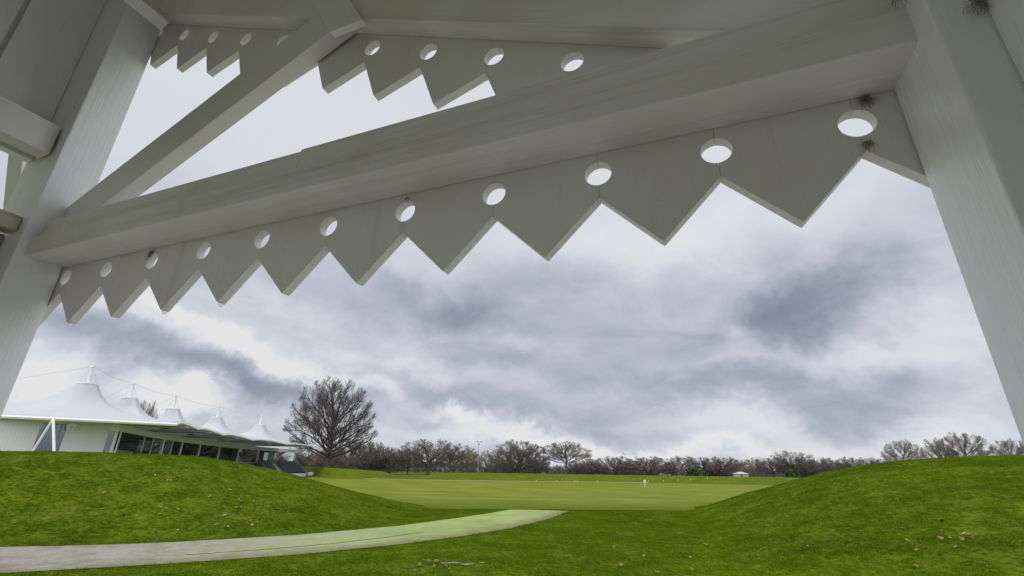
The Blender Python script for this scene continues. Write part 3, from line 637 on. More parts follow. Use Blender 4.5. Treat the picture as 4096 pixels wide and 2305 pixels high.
# right end wall
m = MB(); e = Wf[-1]; m.box(e[0] - .12, e[0] + .12, e[1] - .12, e[1] + .12, 2.42, 5.2); m.build('column', M_WHITE, pav)
pane(Wf[-1], (Wf[-1][0] - 7, Wf[-1][1] + .7), 2.45, 4.6); wallstrip('fascia', Wf[-1], (Wf[-1][0] - 7, Wf[-1][1] + .7), 4.6, 5.2, M_PANEL, .35, .05)
# end wall towards the camera: seen columns of the photo give where each panel starts
EA, EB = (-37.0, 46.8), (-42.1, 40.5)
def ex(px): return wallx(px, EA, EB)
far_l = ex(-330)
mcl, t, b = newmat('ribbed_white_cladding', 0.5)
geo = pos(t); wv = N(t, 'ShaderNodeVectorMath', operation='DOT_PRODUCT'); t.links.new(geo, wv.inputs[0]); dd = (Vector(EB) - Vector(EA)).normalized(); wv.inputs[1].default_value = (dd.x * 4, dd.y * 4, 0)
fr_ = math_(t, 'FRACT', wv.outputs['Value']); st_ = math_(t, 'LESS_THAN', fr_, 0.08)
t.links.new(mixc(t, st_, ramp(t, noise(t, geo, .8, 4), [(.3, (.66, .655, .67)), (.7, (.71, .70, .72))]), (.57, .565, .58)), b.inputs['Base Color'])
def ewall(name, p0, p1, z0, z1, mat, th=.15, out=0, label=None): return wallstrip(name, ex(p1), ex(p0), z0, z1, mat, th, out, label=label)
ewall('wall_panel', -330, 165, .6, 5.2, mcl); ewall('wall_panel', 271, 443, .6, 5.2, mcl)
ewall('fascia', 443, 485, 4.6, 5.2, M_PANEL); ewall('fascia', 165, 271, 4.95, 5.2, M_PANEL)
m = MB(); q0, q1 = ex(165), ex(271); m.add([(q0[0], q0[1], .6), (q1[0], q1[1], .6), (q1[0], q1[1], 4.95), (q0[0], q0[1], 4.95)], [(0, 1, 2, 3)]); m.build('window', M_GLASS, pav)
q0, q1 = ex(443), ex(472); MB().add([(q0[0], q0[1], 1.6), (q1[0], q1[1], 1.6), (q1[0], q1[1], 4.6), (q0[0], q0[1], 4.6)], [(0, 1, 2, 3)]).build('window', M_GLASS, pav)
ewall('column', 470, 483, 1.6, 4.6, M_WHITE, .15, .04)
# dark room behind the end wall
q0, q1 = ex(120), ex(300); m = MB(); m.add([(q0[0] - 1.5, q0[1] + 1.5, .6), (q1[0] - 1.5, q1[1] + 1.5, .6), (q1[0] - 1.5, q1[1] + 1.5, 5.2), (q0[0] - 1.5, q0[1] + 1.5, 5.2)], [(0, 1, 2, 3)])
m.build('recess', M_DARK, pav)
m = MB()
for px in (188, 232, 254):
    q = ex(px); m.box(q[0] - .03, q[0] + .03, q[1] - .1, q[1] - .04, .6, 4.95)
m.build('mullion', M_GREY, pav)
# V strut in front of the opening
tp = at(213, 1676, 40.0); mb = MB(); mb.tube([tp, at(217, 1830, 39.6)], .095, 10); mb.build('strut', M_WHITE, pav, smooth=False)
mb = MB(); mb.tube([tp, at(118, 1826, 40.0)], .085, 10); mb.build('strut', M_WHITE, pav)
# dish and box on the end wall
q = ex(287); dn = Vector((dd.y, -dd.x)); dn = dn if dn.y < 0 else -dn
dish = empty('satellite_dish', (q[0] + dn.x * .02, q[1] + dn.y * .02, at(287, 1709, q[1]).z), 'round white satellite dish on the end wall beside the dark opening', 'satellite dish')
c0 = dish.location; nd = Vector((dn.x, dn.y, .15)).normalized(); mb = MB(); vs = []; fs = []
ta = nd.cross(ZZ).normalized(); tb = nd.cross(ta)
for j, (rad, off) in enumerate(((.001, .14), (.15, .16), (.28, .22), (.36, .30), (.37, .28), (.28, .19), (.001, .10))):
    for q_ in range(20): vs.append(c0 + nd * off + (ta * math.cos(q_ * .31416) + tb * math.sin(q_ * .31416)) * rad)
for j in range(6):
    for q_ in range(20): fs.append((j * 20 + q_, j * 20 + (q_ + 1) % 20, (j + 1) * 20 + (q_ + 1) % 20, (j + 1) * 20 + q_))
MB().add(vs, fs).build('dish', plain('bright_white', (.88, .88, .87), .4, .02), dish, smooth=True); MB().tube([c0, c0 + nd * .12 - ZZ * .05], .035, 8).build('bracket', M_GREY, dish)
MB().tube([c0 + nd * .2 - ZZ * .34, c0 + nd * .62 - ZZ * .1], .015, 6).tube([c0 + nd * .55 - ZZ * .1, c0 + nd * .66 - ZZ * .1], .04, 8).build('feed_arm', M_GREY, dish)
q = ex(396); z = at(396, 1706, q[1]).z
MB().hexa([(q[0] - .22, q[1] - .30, z - .12), (q[0] + .22, q[1] + .1, z - .12), (q[0] + .12, q[1] + .2, z - .12), (q[0] - .32, q[1] - .2, z - .12)], [(q[0] - .22, q[1] - .30, z + .14), (q[0] + .22, q[1] + .1, z + .14), (q[0] + .12, q[1] + .2, z + .14), (q[0] - .32, q[1] - .2, z + .14)]).build('lamp_box', M_CONC, pav)
for i in range(nW - 1):
    m = MB(); mid = lerp(Wf[i], Wf[i + 1], .5); m.box(mid[0] + 2.4, mid[0] + 2.9, mid[1] - .4, mid[1] + .4, 5.24, 5.32); m.build('soffit_vent', M_DARK, pav)

# ------------------------------------------------------------------ tiered stand with dark seats
stand = empty('seating_stand', (-43, 96, 0), 'pale concrete terrace of seats stepping down from the pavilion to the field', 'stand')
T2 = Vector((-46.9, 93.6, 0)); rv_ = Vector((.19, .98, 0)); sv_ = Vector((.61, -.79, 0)); LR, NRW, RD = 11.6, 7, 1.25
def qs(a, b_, z): v = T2 + rv_ * a + sv_ * b_; return (v.x, v.y, z)
def blk(mb, a0, a1, b0, b1, z0, z1): return mb.hexa([qs(a0, b0, z0), qs(a0, b1, z0), qs(a1, b1, z0), qs(a1, b0, z0)], [qs(a0, b0, z1), qs(a0, b1, z1), qs(a1, b1, z1), qs(a1, b0, z1)])
TZ = [2.12 - .29 * j for j in range(NRW)]
m = MB()
for j, z in enumerate(TZ): blk(m, 0, LR, j * RD, (j + 1) * RD, 0, z)
m.build('steps', M_CONC, stand)
m = MB(); blk(m, 0, LR, NRW * RD + .003, NRW * RD + .2, 0, .60); m.build('front_wall', M_PANEL, stand)
m = MB()
for j in range(14): blk(m, 3.9, 5.1, j * RD / 2, (j + 1) * RD / 2 - .02, 2.13 - j * .145, 2.27 - j * .145)
m.build('stair', M_PANEL, stand)
for aa_ in (.1, 3.75, LR - .05):
    m = MB(); m.tube([qs(aa_, 0, 3.05), qs(aa_, NRW * RD, 1.15)], .03, 6)
    for q_ in range(5):
        bb_ = .1 + q_ * 2.0; m.tube([qs(aa_, bb_, TZ[min(6, int(bb_ / RD))]), qs(aa_, bb_, 3.03 - bb_ * .217)], .025, 6)
    m.build('handrail', M_GREY, stand)
sm_ = MB(); sm_.hexa([(-.2, -.22, .40), (.2, -.22, .40), (.2, .22, .40), (-.2, .22, .40)], [(-.2, -.22, .44), (.2, -.22, .46), (.2, .22, .46), (-.2, .22, .44)])
sm_.hexa([(-.24, -.22, .42), (-.2, -.22, .42), (-.2, .22, .42), (-.24, .22, .42)], [(-.32, -.2, .82), (-.28, -.2, .82), (-.28, .2, .82), (-.32, .2, .82)])
sm_.box(-.12, .1, -.03, .03, 0, .41)
seat0 = None
for j, z in enumerate(TZ):
    y = .4
    while y < LR - .2:
        if not (3.5 < y < 5.35):
            if seat0 is None:
                seat0 = sm_.build('stadium_seat', M_SEAT); o = seat0
            else: o = seat0.copy(); COL.objects.link(o)
            o.location = qs(y, j * RD + .45, z); o.rotation_euler.z = math.radians(-11)
            tag(o, 'dark slate plastic seat in the tiered stand beside the pavilion', 'seat', 'dark seats in rows on the tiered stand')
        y += .60
# roller / sight block by the boundary, small signboard
p = at(1243, 1900, 97); r_o = MB(); r_o.tube([(p.x - .5, p.y, .42), (p.x + .5, p.y, .42)], .42, 16)
rol = empty('pitch_roller', (p.x, p.y, 0), 'small white roller beside the end of the seating stand', 'roller'); r_o.build('drum', M_WHITE, rol, .02)
MB().tube([(p.x - .55, p.y, .42), (p.x - .55, p.y - 1.2, .95), (p.x + .55, p.y - 1.2, .95), (p.x + .55, p.y, .42)], .03, 6).build('handle', M_GREY, rol)

# ------------------------------------------------------------------ bare winter trees
def grow(seed, H, a, zc, zb, nlimb, nk=(8, 7, 6), lf=(.30, .13, .06), r0=.028, fork=.5, low=.14, twig=.02, trop=.10, lean=0.0, t0=.18):
    """bare tree: limbs reach out to a domed envelope (radius a, widest at height zc, bottom zb), twigs fill it"""
    g = np.random.default_rng(seed); levels = []; a *= H; zc *= H; zb *= H; b = H - zc
    lump = g.normal(0, 1, (5, 3)); lump /= np.linalg.norm(lump, axis=1)[:, None]
    def q(Pq):                                        # > 1 outside the crown
        d = Pq - np.array([0, 0, zc]); rz = np.where(d[:, 2] > 0, b, zc - zb)
        n = np.stack([d[:, 0] / a, d[:, 1] / a, d[:, 2] / rz], 1); r = np.linalg.norm(n, axis=1)
        w_ = 1 + .10 * np.sin((n @ lump.T) * 4).mean(1)
        return r / w_
    m = 9; zt = np.linspace(0, H * fork, m); wob = np.cumsum(g.normal(0, .006 * H, (m, 2)), 0); wob[0] = 0
    Pt = np.stack([wob[:, 0] + lean * zt, wob[:, 1], zt], 1)[None]
    tr = np.linspace(H * r0, H * r0 * .42, m); tr[0] *= 1.3
    levels.append((Pt, tr[None], 9))
    i = np.arange(nlimb); el = np.arcsin(np.clip((i + .5) / nlimb * 1.22 - .24, -1, .985)); phi = i * 2.39996 + g.uniform(-.3, .3, nlimb)
    rad = g.uniform(.86, 1.0, nlimb)
    T = np.stack([a * rad * np.cos(el) * np.cos(phi), a * rad * np.cos(el) * np.sin(phi), zc + np.where(el > 0, b, zc - zb) * rad * np.sin(el)], 1)
    ft = np.clip(low / fork + (1 - low / fork) * ((i + .5) / nlimb) ** 1.35 * 1.05, 0, 1) 
    fi = ft * (m - 1); i0 = np.minimum(fi.astype(int), m - 2); S0 = Pt[0][i0] * (1 - (fi - i0))[:, None] + Pt[0][i0 + 1] * (fi - i0)[:, None]
    d = T - S0; C = S0 + d * np.stack([np.full(nlimb, .55)] * 2 + [np.where(d[:, 2] > 0, .40, .1)], 1) + g.normal(0, .02 * H, (nlimb, 3))
    m = 9; tt = np.linspace(0, 1, m)[None, :, None]
    P1 = S0[:, None] * (1 - tt) ** 2 + 2 * C[:, None] * tt * (1 - tt) + T[:, None] * tt ** 2
    P1[:, 1:] += g.normal(0, .006 * H, (nlimb, m - 1, 3)).cumsum(1) * .6
    L1 = np.linalg.norm(np.diff(P1, axis=1), axis=2).sum(1)
    R1 = H * r0 * .40 * (L1 / L1.max()) ** .6
    levels.append((P1, R1[:, None] * np.linspace(1, .2, m)[None], 5))
    Pp, Rp = P1, R1
    for li, nkid in enumerate(nk):
        nP, mp_, _ = Pp.shape; own = np.repeat(np.arange(nP), nkid); nC = len(own); kk = np.tile(np.arange(nkid), nP)
        t = t0 + (1 - t0) * (kk + g.uniform(.2, .8, nC)) / nkid; t[kk == nkid - 1] = 1
        f = t * (mp_ - 1); i0 = np.minimum(f.astype(int), mp_ - 2); fr = (f - i0)[:, None]
        S_ = Pp[own, i0] * (1 - fr) + Pp[own, i0 + 1] * fr; D_ = Pp[own, i0 + 1] - Pp[own, i0]; D_ /= np.linalg.norm(D_, axis=1)[:, None]
        rv = g.normal(0, 1, (nC, 3)); rv -= (rv * D_).sum(1)[:, None] * D_; rv /= np.linalg.norm(rv, axis=1)[:, None]
        an = np.radians(g.uniform(25, 58, nC)) * np.where(t > .99, .4, 1)
        out = S_ - np.array([0, 0, zc * .6]); out /= np.linalg.norm(out, axis=1)[:, None]
        D2 = D_ * np.cos(an)[:, None] + rv * np.sin(an)[:, None] + out * .30; D2 /= np.linalg.norm(D2, axis=1)[:, None]
        Ln = H * lf[li] * g.uniform(.55, 1.2, nC) * (1.15 - .45 * t)
        for _ in range(2):
            qq = q(S_ + D2 * Ln[:, None]); Ln = np.where(qq > 1, Ln * np.clip(1 - (qq - 1) * 2.2, .12, 1), Ln)
        m = (6, 4, 3)[li]; pts = [S_]; dd_ = D2
        for j in range(m - 1):
            pts.append(pts[-1] + dd_ * (Ln / (m - 1))[:, None]); dd_ = dd_ + np.array([0, 0, trop]) + g.normal(0, .12, dd_.shape); dd_ /= np.linalg.norm(dd_, axis=1)[:, None]
        Pc = np.stack(pts, 1)
        rr_ = np.minimum(np.maximum(Rp[own] * (.42, .5, .7)[li] * (1.1 - .5 * t), twig), Rp[own])
        levels.append((Pc, rr_[:, None] * np.linspace(1, .4, m)[None], 4 if li == 0 else 3)); Pp, Rp = Pc, rr_
    return levels
def tubes(levels):
    Vs, Qs, o = [], [], 0
    for Pc, Rc_, n in levels:
        Pn, m, _ = Pc.shape; T = np.gradient(Pc, axis=1); T /= np.linalg.norm(T, axis=2)[..., None] + 1e-9
        ref = np.where(np.abs(T[..., 2:3]) < .9, np.array([0, 0, 1.0]), np.array([1.0, 0, 0]))
        a = np.cross(T, ref); a /= np.linalg.norm(a, axis=2)[..., None] + 1e-9; b = np.cross(T, a)
        th = np.arange(n) * 2 * math.pi / n
        ring = Pc[:, :, None] + Rc_[:, :, None, None] * (a[:, :, None] * np.cos(th)[None, None, :, None] + b[:, :, None] * np.sin(th)[None, None, :, None])
        Vs.append(ring.reshape(-1, 3)); ii = o + np.arange(Pn * m * n).reshape(Pn, m, n); jj = np.roll(ii, -1, 2)
        Qs.append(np.stack([ii[:, :-1], jj[:, :-1], jj[:, 1:], ii[:, 1:]], -1).reshape(-1, 4)); o += Pn * m * n
    return np.concatenate(Vs), np.concatenate(Qs)
def treemesh(lv, bark, twig):
    a = fastmesh('trunk', *tubes(lv[:2]), bark, True); b = fastmesh('crown', *tubes(lv[2:]), twig, False); return a, b
def plant(meshes, name, loc, sc_, rot, label, group=None):
    r = empty(name, loc, label, 'tree', group); r.rotation_euler.z = rot; r.scale = sc_
    for nm, me in zip(('trunk', 'crown'), meshes):
        o = bpy.data.objects.new(nm, me); COL.objects.link(o); o.parent = r
    return r
BIG = treemesh(grow(seed=3, H=20.5, a=.45, zc=.45, zb=.15, nlimb=34, nk=(9, 7, 7), lf=(.19, .095, .05), r0=.032, fork=.58, low=.17, twig=.016, t0=.32), plain('dark_bark', (0.08, 0.066, 0.056), .9, .25, 1.5), plain('dark_twigs', (0.105, 0.086, 0.076), .9, .2, .2))
c = at(1305, 1872, 108); plant(BIG, 'bare_tree', (c.x, c.y, 0), (1, 1, 1), .4, 'tallest bare tree with a broad fan of limbs, at the end of the pavilion roof')
TH = 13.0
K = {'open': [treemesh(grow(seed=10 + i, H=TH, a=.50, zc=.50, zb=.2, nlimb=24, nk=(8, 6, 6), lf=(.26, .13, .065), fork=.42, low=.2, twig=.024), M_BARK, M_TWIG) for i in range(3)],
     'pale': [treemesh(grow(seed=20 + i, H=TH, a=.46, zc=.50, zb=.1, nlimb=22, nk=(8, 6, 6), lf=(.26, .13, .07), fork=.45, low=.15, twig=.022, r0=.018), M_BARK2, M_TWIGO) for i in range(2)],
     'dense': [treemesh(grow(seed=30 + i, H=TH, a=.5, zc=.40, zb=-.05, nlimb=34, nk=(8, 7, 6), lf=(.24, .12, .06), fork=.45, low=.04, twig=.028), M_BARK, M_TWIGR if i else M_TWIG) for i in range(3)],
     'high': [treemesh(grow(seed=50 + i, H=TH, a=.42, zc=.60, zb=.40, nlimb=20, nk=(8, 6, 5), lf=(.22, .11, .06), fork=.62, low=.38, twig=.022, r0=.022), M_BARK, M_TWIG) for i in range(3)]}
trees = [  # photo x, top y (on the 2576 scale), width there, distance, kind, label
 (770, 1128, 90, 150, 'dense', 0, 'dark thicket-like tree just right of the pavilion, behind the tall tree trunk'),
 (838, 1128, 90, 140, 'dense', 1, 'reddish bushy tree directly right of the tallest tree trunk'),
 (882, 1100, 120, 150, 'open', 0, 'dark spreading tree touching the lower right limbs of the tallest tree'),
 (942, 1108, 72, 160, 'dense', 0, 'dark upright tree second to the right of the tallest tree'),
 (986, 1122, 60, 160, 'dense', 2, 'small brown tree between the dark upright tree and the gap in the bank'),
 (1030, 1128, 62, 175, 'open', 1, 'small bare tree standing in the gap of the far bank'),
 (1085, 1102, 135, 165, 'open', 2, 'wide round-headed bare tree just right of the gap in the far bank'),
 (1148, 1115, 100, 170, 'pale', 0, 'pale twiggy tree against the right side of the wide round-headed tree'),
 (1178, 1134, 60, 185, 'pale', 1, 'thin pale tree left of the first floodlight'),
 (1236, 1132, 85, 190, 'pale', 0, 'faint feathery tree just right of the first floodlight'),
 (1265, 1158, 70, 180, 'dense', 1, 'low bushy tree under the faint feathery one'),
 (1308, 1105, 120, 160, 'dense', 0, 'big dark bushy-based tree in the middle of the treeline'),
 (1345, 1150, 60, 175, 'dense', 1, 'low reddish bush between the two big middle trees'),
 (1420, 1109, 110, 165, 'high', 0, 'broad fan-shaped bare tree left of the third floodlight'),
 (1452, 1158, 60, 180, 'dense', 2, 'low dark tree at the foot of the third floodlight'),
 (1488, 1152, 60, 185, 'dense', 0, 'dark rounded tree just right of the third floodlight'),
 (1545, 1146, 100, 180, 'dense', 1, 'domed reddish-brown tree left of the round marker post'),
 (1632, 1147, 105, 180, 'dense', 2, 'domed reddish-brown tree behind the round marker post'),
 (1676, 1162, 50, 190, 'open', 1, 'small thin tree beside the right-hand reddish dome'),
 (1716, 1146, 66, 180, 'high', 2, 'flat-topped bare tree left of the dark green bush'),
 (1762, 1148, 70, 185, 'open', 0, 'bare tree directly above the dark green bush'),
 (1815, 1147, 88, 180, 'dense', 1, 'broad square-topped reddish tree above the purple bush'),
 (1856, 1156, 50, 195, 'pale', 0, 'thin pale tree above the small white roof'),
 (1897, 1149, 56, 185, 'pale', 1, 'olive-brown tree just right of the small white roof'),
 (1938, 1150, 66, 180, 'open', 1, 'grey bare tree between the olive tree and the highest clump'),
 (1985, 1133, 90, 180, 'open', 2, 'highest tree of the clump left of the right-hand bank'),
 (2018, 1152, 70, 185, 'dense', 0, 'dark dense tree behind the second green bush'),
 (2058, 1150, 60, 190, 'dense', 2, 'brown tree where the right-hand bank begins to rise'),
 (2094, 1150, 56, 190, 'open', 0, 'airy tree showing sky through its trunks above the right bank'),
 (2136, 1148, 64, 190, 'dense', 1, 'reddish tree with its foot hidden by the right bank'),
 (2180, 1149, 60, 195, 'open', 1, 'small bare tree low over the middle of the right bank slope'),
 (2216, 1152, 60, 195, 'dense', 0, 'low dark tree left of the four separate crowns on the right bank'),
 (2262, 1104, 84, 150, 'high', 0, 'leftmost of the four separate round crowns above the right bank'),
 (2352, 1099, 70, 150, 'high', 1, 'second of the four round crowns above the right bank, narrow and forked'),
 (2412, 1086, 100, 150, 'high', 2, 'tallest of the four round crowns above the right bank'),
 (2532, 1102, 95, 155, 'high', 1, 'rightmost round crown above the bank, next to the right post'),
 (375, 1003, 56, 92, 'open', 1, 'bare tree top showing between the second and third tent peaks')]
for i, (px, ty, wd, dist, kind, var, lab) in enumerate(trees):
    top = at(px * k, ty * k, dist); xw = wd * k * dist / 2017
    me_ = K[kind][var % len(K[kind])]
    co = np.empty(len(me_[1].vertices) * 3, np.float32); me_[1].vertices.foreach_get('co', co); co = co.reshape(-1, 3)
    hh = co[:, 2].max(); ww = np.percentile(np.abs(co[:, :2]), 97) * 2
    plant(me_, 'bare_tree', (top.x, top.y, 0), (xw / ww * (1.02 if px > 2240 else 1.2), xw / ww * (1.02 if px > 2240 else 1.2), top.z / hh), i * 1.7, lab, 'bare winter trees beyond the field')
# evergreen bushes
def bush(px, ty, wd, dist, mat, lab):
    top = at(px * k, ty * k, dist); R = wd * k * dist / 2017 / 2; g = np.random.default_rng(int(px))
    n = 2600; v = g.normal(0, 1, (n, 3)); v /= np.linalg.norm(v, axis=1)[:, None]; v[:, 2] = np.abs(v[:, 2]); rad = g.uniform(.6, 1.05, n)[:, None] * (1 + .18 * np.sin(v[:, :1] * 7) * np.cos(v[:, 1:2] * 6))
    c = v * rad * np.array([R, R, top.z]); a = g.normal(0, .16, (n, 3)); b = g.normal(0, .16, (n, 3))
    Vv = np.stack([c - a - b, c + a - b, c + a + b, c - a + b], 1).reshape(-1, 3); Qq = np.arange(n * 4).reshape(-1, 4)
    r = empty('evergreen_bush', (top.x, top.y, 0), lab, 'bush', 'bushes at the foot of the treeline')
    o = bpy.data.objects.new('foliage', fastmesh('foliage', Vv, Qq, mat)); COL.objects.link(o); o.parent = r
    MB().tube([(top.x, top.y, 0), (top.x, top.y, top.z * .7)], [.12, .04], 6).build('stem', M_BARK, r)
bush(1748, 1176, 46, 172, M_EVER, 'dark green bush left of the purple one at the foot of the treeline')
bush(1803, 1181, 42, 172, plain('plum_leaves', (.045, .022, .025), .8, .3), 'low plum-purple bush right of the dark green one')
bush(1993, 1178, 34, 172, M_EVER, 'dark green bush farthest right along the treeline')
# far wood behind, reads as one mass
lv = grow(seed=77, H=9, a=.6, zc=.35, zb=-.1, nlimb=24, nk=(7, 6, 5), lf=(.27, .15, .09), fork=.35, low=.03, twig=.06, r0=.02)
bv, bq = tubes(lv); allv, allq, off = [], [], 0
g = np.random.default_rng(5)
for px in np.arange(690, 2700, 17):
    d = g.uniform(235, 275); ty = np.interp(px, [690, 1000, 1200, 1500, 1700, 2100, 2300, 2700], [1150, 1154, 1168, 1174, 1180, 1171, 1164, 1152]) + g.uniform(-7, 9)
    top = at(px * k, ty * k, d); s_ = top.z / bv[:, 2].max(); th = g.uniform(0, 6.28); sw = s_ * g.uniform(1.0, 1.5)
    vv = bv.copy(); vv[:, 0], vv[:, 1] = (bv[:, 0] * math.cos(th) - bv[:, 1] * math.sin(th)) * sw + top.x, (bv[:, 0] * math.sin(th) + bv[:, 1] * math.cos(th)) * sw + top.y; vv[:, 2] *= s_
    allv.append(vv); allq.append(bq + off); off += len(vv)
o = bpy.data.objects.new('far_wood', fastmesh('far_wood', np.concatenate(allv), np.concatenate(allq), M_FAR)); COL.objects.link(o)
tag(o, 'hazy brown leafless wood along the horizon behind the nearer trees', 'wood', kind='stuff')

# ------------------------------------------------------------------ floodlights, marker, small things on the field
def flood(px, ty, dist, nh, lab):
    t_ = at(px * k, ty * k, dist); r = empty('floodlight', (t_.x, t_.y, 0), lab, 'floodlight', 'floodlight masts beyond the field')
    MB().tube([(t_.x, t_.y, 0), (t_.x, t_.y, t_.z)], [.16, .07], 8).build('mast', M_GREY, r)
    MB().box(t_.x - .95, t_.x + .95, t_.y - .06, t_.y + .06, t_.z - .12, t_.z - .02).build('crossarm', M_GREY, r)
    for j in range(nh):
        xx = t_.x + (-.8, .75, 0)[j]; zz = t_.z + (0.05, 0.05, -.75)[j]
        MB().hexa([(xx - .38, t_.y - .25, zz - .18), (xx + .38, t_.y - .25, zz - .18), (xx + .38, t_.y + .2, zz), (xx - .38, t_.y + .2, zz)], [(xx - .38, t_.y - .3, zz + .10), (xx + .38, t_.y - .3, zz + .10), (xx + .38, t_.y + .2, zz + .25), (xx - .38, t_.y + .2, zz + .25)]).build('lamp_head', M_GREY, r)
flood(1205, 1112, 170, 3, 'tallest floodlight mast, rising left of the faint feathery tree')
flood(1240, 1132, 230, 2, 'distant floodlight seen through the faint feathery tree')
flood(1367, 1125, 185, 2, 'floodlight mast between the two big middle trees')
flood(1477, 1133, 185, 2, 'floodlight mast right of the broad fan-shaped tree')
flood(1572, 1142, 230, 1, 'small single-headed floodlight over the reddish dome trees')
t_ = at(1622 * k, 1211 * k, 62); r = empty('field_marker', (t_.x, t_.y, 0), 'white post with a round disc and dark centre standing on the mown field', 'marker')
MB().tube([(t_.x, t_.y, 0), (t_.x, t_.y, t_.z - .1)], .03, 8).build('post', M_WHITE, r)
MB().tube([(t_.x, t_.y - .03, t_.z), (t_.x, t_.y + .03, t_.z)], .16, 20).build('disc', M_WHITE, r); MB().tube([(t_.x, t_.y - .04, t_.z), (t_.x, t_.y - .031, t_.z)], .06, 12).build('disc_centre', M_DARK, r)
mk = None
for px in (2145, 2227, 2298, 2311, 2389, 2594, 2653, 2712, 2763, 2831):
    r0_ = ray(px, 1924); q = r0_ * (87 / r0_.y); zz = float(hground(math.atan2(q.x, q.y), math.hypot(q.x, q.y)))
    if mk is None: mk = MB().tube([(0, 0, 0), (0, 0, .14), (0, 0, .18)], [.05, .045, .02], 8).build('boundary_marker', M_WHITE); o = mk
    else: o = mk.copy(); COL.objects.link(o)
    o.location = (q.x, q.y, zz - .02); tag(o, 'small white peg along the far edge of the mown field', 'marker', 'white boundary pegs at the foot of the far bank')
# boundary rope
m = MB(); m.tube([(-36, 92.6, .05), (-24, 85.5, .05), (-13.4, 81.2, .05), (.4, 82.6, .05), (23.7, 86.1, .05), (43, 86.7, .05), (60, 82, .05)], .035, 6)
tag(m.build('boundary_rope', plain('pale_rope', (.36, .36, .22), .8)), 'pale rope running along the far edge of the mown field', 'rope')
def cottage(px, ty, wpx, dist, lab, nm='distant_house', cat='house'):
    t_ = at(px * k, ty * k, dist); wd = wpx * k * dist / 2017; z1 = t_.z; z0 = z1 - wd * .22; r = empty(nm, (t_.x, t_.y, 0), lab, cat)
    MB().box(t_.x - wd / 2, t_.x + wd / 2, t_.y - 2, t_.y + 2, 0, z0).build('wall', M_CONC, r)
    MB().add([(t_.x - wd * .56, t_.y - 2.4, z0 + .002), (t_.x + wd * .56, t_.y - 2.4, z0 + .002), (t_.x + wd * .56, t_.y + 2.4, z0 + .002), (t_.x - wd * .56, t_.y + 2.4, z0 + .002), (t_.x - wd * .2, t_.y, z1), (t_.x + wd * .2, t_.y, z1)],
      [(0, 1, 5, 4), (1, 2, 5), (2, 3, 4, 5), (3, 0, 4), (3, 2, 1, 0)]).build('roof', M_CONC, r)
    m = MB(); m.box(t_.x - wd * .3, t_.x - wd * .1, t_.y - 2.03, t_.y - 2.003, z0 * .35, z0 * .75); m.build('window', M_DARK, r)
cottage(1862, 1187, 24, 168, 'small pavilion with a white hipped roof below the thin pale tree')
cottage(1366, 1190, 14, 200, 'long low pale building behind the middle of the far bank')
cottage(1300, 1191, 12, 210, 'pale low shed behind the big dark bushy-based tree')
cottage(1455, 1191.5, 18, 210, 'low white-roofed hut behind the foot of the third floodlight')
def car(px, dist, lab):
    q = at(px * k, 1190 * k, dist); r = empty('parked_car', (q.x, q.y, 0.35), lab, 'car', 'parked cars beyond the far bank'); x, y = q.x, q.y
    MB().prism([(x - 2.1, y - .8, .65), (x + 2.1, y - .8, .65), (x + 2.1, y - .8, 1.2), (x + 1.3, y - .8, 1.32), (x - 2.0, y - .8, 1.3)], (0, 1.6, 0)).build('body', M_WHITE, r)
    MB().prism([(x - 1.7, y - .72, 1.305), (x + 1.1, y - .72, 1.325), (x + .4, y - .72, 1.8), (x - 1.2, y - .72, 1.8)], (0, 1.44, 0)).build('cabin', M_GREY, r)
    for sx_ in (-1.3, 1.3):
        for sy in (-.82, .66): MB().tube([(x + sx_, y + sy, .67), (x + sx_, y + sy + .18, .67)], .32, 12).build('wheel', M_DARK, r)
car(1672, 215, 'white car showing over the far bank right of the marker post')
car(1500, 220, 'pale car showing over the far bank right of the third floodlight')
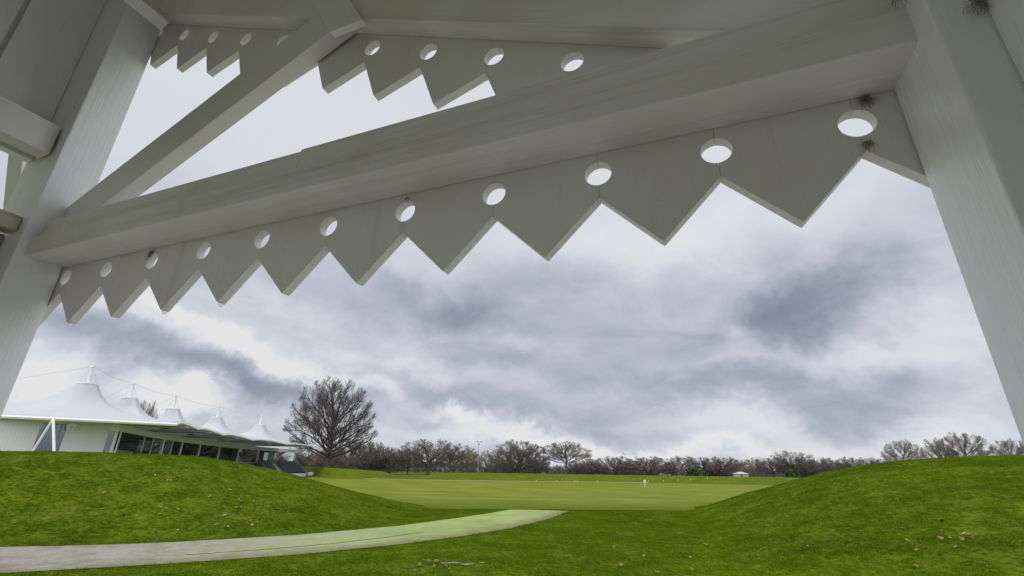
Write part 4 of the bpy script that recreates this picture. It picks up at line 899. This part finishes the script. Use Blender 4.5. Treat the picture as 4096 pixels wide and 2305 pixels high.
# goal-like frame behind the bank
p0 = at(1120, 1883, 130) if False else at(1760, 1880, 135); r = MB(); r.tube([(p0.x - .75, p0.y, 0), (p0.x - .75, p0.y, 2.0), (p0.x + .75, p0.y, 2.0), (p0.x + .75, p0.y, 0)], .04, 6)
tag(r.build('goal_frame', M_WHITE), 'thin white goal frame behind the far bank under the wide round-headed tree', 'goal')

# ------------------------------------------------------------------ fallen leaves
lf = bpy.data.meshes.new('fallen_leaf'); q = []
for i in range(10):
    a = i / 10 * 2 * math.pi; rr0 = .05 * (1 + .35 * math.cos(3 * a)); q.append((rr0 * math.cos(a) * 1.2, rr0 * math.sin(a), .012 * math.sin(2 * a)))
lf.from_pydata(q + [(0, 0, .014)], [], [(i, (i + 1) % 10, 10) for i in range(10)]); lf.materials.append(plain('brown_leaf', (.19, .115, .025), .8, .3, 8))
lf2 = lf.copy(); lf2.materials.clear(); lf2.materials.append(plain('pale_leaf', (.25, .20, .09), .8, .3, 8))
spots = []
gl = random.Random(4)
for (cx_, cy_, sx_, sy_, n) in ((590, 1270, 90, 30, 16), (500, 1300, 160, 50, 16), (250, 1290, 150, 60, 10), (640, 1320, 60, 8, 8), (2300, 1350, 200, 60, 16), (1700, 1400, 300, 30, 14), (1100, 1430, 90, 12, 8), (420, 1210, 120, 25, 8)):
    spots += [(gl.gauss(cx_, sx_ * .6), gl.gauss(cy_, sy_ * .6), cx_ > 1400) for _ in range(n)]
for px, py, right in spots:
    r0_ = ray(px * k, py * k); hit = None
    for d in np.arange(6, 34, .12):
        q = r0_ * (d / math.hypot(r0_.x, r0_.y)); hz = float(hground(math.atan2(q.x, q.y), d))
        if EYE + q.z < hz + .03: hit = (q.x, q.y, hz + .045); break
    if hit is None: continue
    o = bpy.data.objects.new('fallen_leaf', lf if gl.random() < .6 else lf2); COL.objects.link(o); o.location = hit; o.rotation_euler = (gl.uniform(-.6, .6) + .3, gl.uniform(-.5, .5), gl.uniform(0, 6)); s_ = gl.uniform(.4, .85); o.scale = (s_, s_, s_)
    if right: tag(o, 'dead brown leaf lying in the grass right of the path', 'leaf', 'fallen leaves right of the path')
    else: tag(o, 'dead brown leaf lying on the grass bank left of the path', 'leaf', 'fallen leaves on the left bank')
